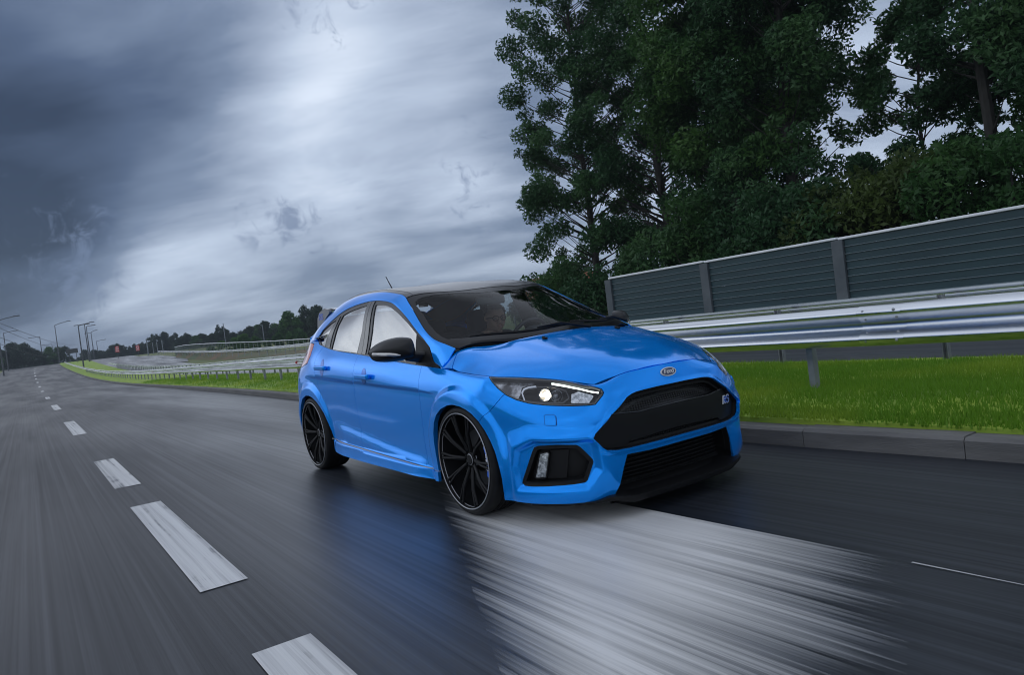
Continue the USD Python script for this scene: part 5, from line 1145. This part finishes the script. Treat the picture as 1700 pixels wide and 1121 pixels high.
# ================= the driver =================
def bones(J, B, refine=.012, it=8):
    """A continuous body: hulls of spheres along bones, joined and smoothed."""
    S = None; sph = {k: manifold3d.Manifold.sphere(r, 20).translate(tuple(map(float, p))) for k, (p, r) in J.items()}
    for b in B:
        h = manifold3d.Manifold.batch_hull([sph[k] for k in b]); S = h if S is None else S + h
    m = totri(S.refine_to_length(refine)); trimesh.smoothing.filter_taubin(m, .5, -.53, it); return m
def person():
    t = thing('person', 'driver with short dark hair, glasses and dark top behind the windscreen', 'person', M=CAR_M)
    skin = noisy('skin', (.42, .25, .18), (.50, .31, .23), 40., (.5, .6), coord='tc.object', subsurface_weight=.1)
    H = np.array([-.085, .36, 1.145])                     # middle of the head
    J = {'hip_r': ((-.16, .25, .60), .105), 'hip_l': ((-.16, .47, .60), .105), 'waist': ((-.20, .36, .74), .125), 'chest_r': ((-.19, .26, .90), .095), 'chest_l': ((-.19, .46, .90), .095), 'chest': ((-.16, .36, .88), .11),
         'sh_r': ((-.19, .19, .975), .062), 'sh_l': ((-.19, .53, .975), .062), 'nk0': ((-.165, .36, 1.00), .062), 'nk1': ((-.125, .36, 1.08), .055),
         'el_r': ((.02, .115, .83), .044), 'el_l': ((.02, .605, .83), .044), 'wr_r': ((.28, .205, .945), .029), 'wr_l': ((.28, .515, .945), .029),
         'kn_r': ((.30, .22, .66), .066), 'kn_l': ((.30, .50, .66), .066), 'an_r': ((.62, .26, .36), .042), 'an_l': ((.60, .46, .36), .042), 'to_r': ((.74, .26, .38), .032), 'to_l': ((.72, .46, .38), .032)}
    B = [('hip_r', 'hip_l', 'waist'), ('waist', 'chest', 'chest_r', 'chest_l'), ('chest_r', 'sh_r', 'nk0'), ('chest_l', 'sh_l', 'nk0'), ('chest_r', 'chest_l', 'nk0'), ('nk0', 'nk1'), ('sh_r', 'el_r'), ('sh_l', 'el_l'), ('el_r', 'wr_r'), ('el_l', 'wr_l'),
         ('hip_r', 'kn_r'), ('hip_l', 'kn_l'), ('kn_r', 'an_r'), ('kn_l', 'an_l'), ('an_r', 'to_r'), ('an_l', 'to_l')]
    # head: skull, jaw, nose, ears, brow as part of the same surface
    def h(k, dx, dy, dz, r): J[k] = ((H[0] + dx, H[1] + dy, H[2] + dz), r)
    h('sk', -.020, 0, .030, .083); h('fo', .025, 0, .030, .068); h('ck_r', .030, -.032, -.025, .040); h('ck_l', .030, .032, -.025, .040); h('jw', .050, 0, -.085, .026); h('ja_r', -.005, -.045, -.060, .024); h('ja_l', -.005, .045, -.060, .024)
    h('n0', .088, 0, .005, .010); h('n1', .108, 0, -.030, .012); h('n2', .088, -.012, -.035, .010); h('n3', .088, .012, -.035, .010); h('lp', .080, 0, -.058, .014); h('lq', .070, 0, -.066, .016)
    h('er', -.012, -.084, -.008, .012); h('es', -.020, -.086, .018, .012); h('et', -.012, .084, -.008, .012); h('eu', -.020, .086, .018, .012); h('br', .082, -.03, .022, .010); h('bl', .082, .03, .022, .010)
    B += [('sk', 'fo', 'ck_r', 'ck_l'), ('ck_r', 'ck_l', 'jw', 'ja_r', 'ja_l'), ('sk', 'ja_r', 'ja_l'), ('n0', 'n1'), ('n1', 'n2', 'n3'), ('n0', 'fo'), ('lp', 'lq', 'jw'), ('er', 'es'), ('et', 'eu'), ('br', 'bl'), ('nk1', 'sk'), ('nk1', 'ja_r', 'ja_l')]
    # hands closed round the steering wheel rim
    wc = np.array([.36, .36, .965]); ax = np.array([math.sin(math.radians(64)), 0, math.cos(math.radians(64))]) * [-1, 0, 1]
    for s, n in ((-1, 'r'), (1, 'l')):
        g = wc + [0, s * .172, .0]
        J['pa_' + n] = (g + [-.045, s * .012, -.012], .024); J['pb_' + n] = (g + [-.035, s * .010, .028], .020)
        B += [('wr_' + n, 'pa_' + n), ('pa_' + n, 'pb_' + n)]
        for f in range(4):
            o = np.array([.010 * (f - 1.5) * .5, 0, .019 * (f - 1.5)]); L = [1., 1.1, 1.05, .85][f]
            for k, (dx, dy) in enumerate([(-.022, .026), (.012 * L, .032 * L), (.030 * L, .006), (.018, -.018 * L)]): J[f'f{n}{f}{k}'] = (g + o + [dx, s * dy, 0], .0095 - .0008 * k)
            B += [('pa_' + n if f < 2 else 'pb_' + n, f'f{n}{f}0')] + [(f'f{n}{f}{k}', f'f{n}{f}{k + 1}') for k in range(3)]
        for k, (dx, dy, dz) in enumerate([(-.030, -.012, .020), (-.022, -.024, .034), (.002, -.022, .044)]): J[f't{n}{k}'] = (g + [dx, s * dy, dz], .0105 - .001 * k)
        B += [('pa_' + n, f't{n}0'), (f't{n}0', f't{n}1'), (f't{n}1', f't{n}2')]
    # the head looks ahead, turned a little towards the camera
    yaw = math.radians(-14); c_, s_ = math.cos(yaw), math.sin(yaw)
    def turn(p): d = np.asarray(p, float) - H; return H + np.stack([c_ * d[..., 0] - s_ * d[..., 1], s_ * d[..., 0] + c_ * d[..., 1], d[..., 2]], -1)
    for k in ('sk fo ck_r ck_l jw ja_r ja_l n0 n1 n2 n3 lp lq er es et eu br bl').split(): J[k] = (turn(J[k][0]), J[k][1])
    body = bones(J, B, .010, 6)
    obj('body', body, skin, t, smooth=True)
    # clothes: the same bones a little thicker
    top = {k: (v[0], v[1] + .007) for k, v in J.items()}
    top['nk0'] = ((-.165, .36, .985), .068); top['cu_r'] = (np.array(J['wr_r'][0]) * .9 + np.array(J['el_r'][0]) * .1, .037); top['cu_l'] = (np.array(J['wr_l'][0]) * .9 + np.array(J['el_l'][0]) * .1, .037)
    cl = bones(top, [('hip_r', 'hip_l', 'waist'), ('waist', 'chest', 'chest_r', 'chest_l'), ('chest_r', 'sh_r', 'nk0'), ('chest_l', 'sh_l', 'nk0'), ('chest_r', 'chest_l', 'nk0'), ('sh_r', 'el_r'), ('sh_l', 'el_l'), ('el_r', 'cu_r'), ('el_l', 'cu_l')], .014, 4)
    obj('jumper', cl, noisy('jumper_dark', (.012, .014, .018), (.024, .027, .032), 60., (.85, .95), coord='tc.object'), t, smooth=True)
    obj('trousers', bones(top, [('hip_r', 'hip_l'), ('hip_r', 'kn_r'), ('hip_l', 'kn_l'), ('kn_r', 'an_r'), ('kn_l', 'an_l')], .02, 3), plain('trousers_dark', (.02, .022, .03), .9), t, smooth=True)
    # hair: a cap over the skull, clear of the face
    cap = trimesh.creation.icosphere(4, 1.); d = cap.vertices.copy()
    r = np.array([.108, .094, .100]) * (1 + .05 * (meshkit.noise(d * 9, 3)[:, None] - .5)); cap.vertices = d * r + [-.012, 0, .034]
    keep = (cap.triangles_center[:, 2] > .050 + .030 * (cap.triangles_center[:, 0] > .03)) | ((cap.triangles_center[:, 0] < -.012) & (cap.triangles_center[:, 2] > -.045))
    cap.update_faces(keep); cap.remove_unreferenced_vertices(); cap.vertices = turn(cap.vertices + H)
    obj('hair', cap, noisy('hair_dark', (.012, .009, .007), (.030, .022, .016), 160., (.5, .7), (1, 6, 1), coord='tc.object'), t, smooth=True)
    fr = plain('glasses_black', (.01, .01, .011), .3); rims = []
    for s in (-1, 1):
        a = np.linspace(0, 2 * np.pi, 25); rims.append(tube(turn(np.c_[np.full(25, .103) - .012 * np.abs(np.cos(a)) * (np.cos(a) * 1 > 0), s * .033 + s * .025 * np.cos(a), .004 + .020 * np.sin(a)] + H), .0030, 6))
        rims.append(tube(turn(np.array([(.092, s * .058, .010), (.05, s * .085, .010), (-.02, s * .090, .006)]) + H), .0026, 6))
    rims.append(tube(turn(np.array([(.104, -.010, .008), (.108, 0, .010), (.104, .010, .008)]) + H), .0028, 6))
    obj('glasses', cat(rims), fr, t, smooth=40)
    eyes = []
    for s in (-1, 1): eyes.append(ellipsoid(turn(H + [.082, s * .032, .003]), (.010, .013, .006), 2))
    obj('eyes', cat(eyes), plain('eye_white', (.45, .43, .41), .2), t, smooth=True)
    obj('pupils', cat([ellipsoid(turn(H + [.090, s * .031, .003]), (.0035, .0055, .0055), 2) for s in (-1, 1)]), plain('pupil_dark', (.01, .008, .006), .1), t, smooth=True)
    obj('mouth', tube(turn(np.array([(.080, -.022, -.0585), (.091, -.008, -.0575), (.094, 0, -.058), (.091, .008, -.0575), (.080, .022, -.0585)]) + H), .0028, 6), plain('lip', (.22, .09, .08), .5), t, smooth=40)
person()


# ================= the damp air =================
tag(obj('haze', trimesh.creation.box(bounds=[(-910, -1510, -1.2), (910, 1510, 34)]), usdkit.material(stage, '/World/Looks/haze', {'v': ('principled_volume', {'color': (.80, .88, 1.0), 'density': .0003, 'anisotropy': .2})}, [], volume='v.volume')), kind='stuff')
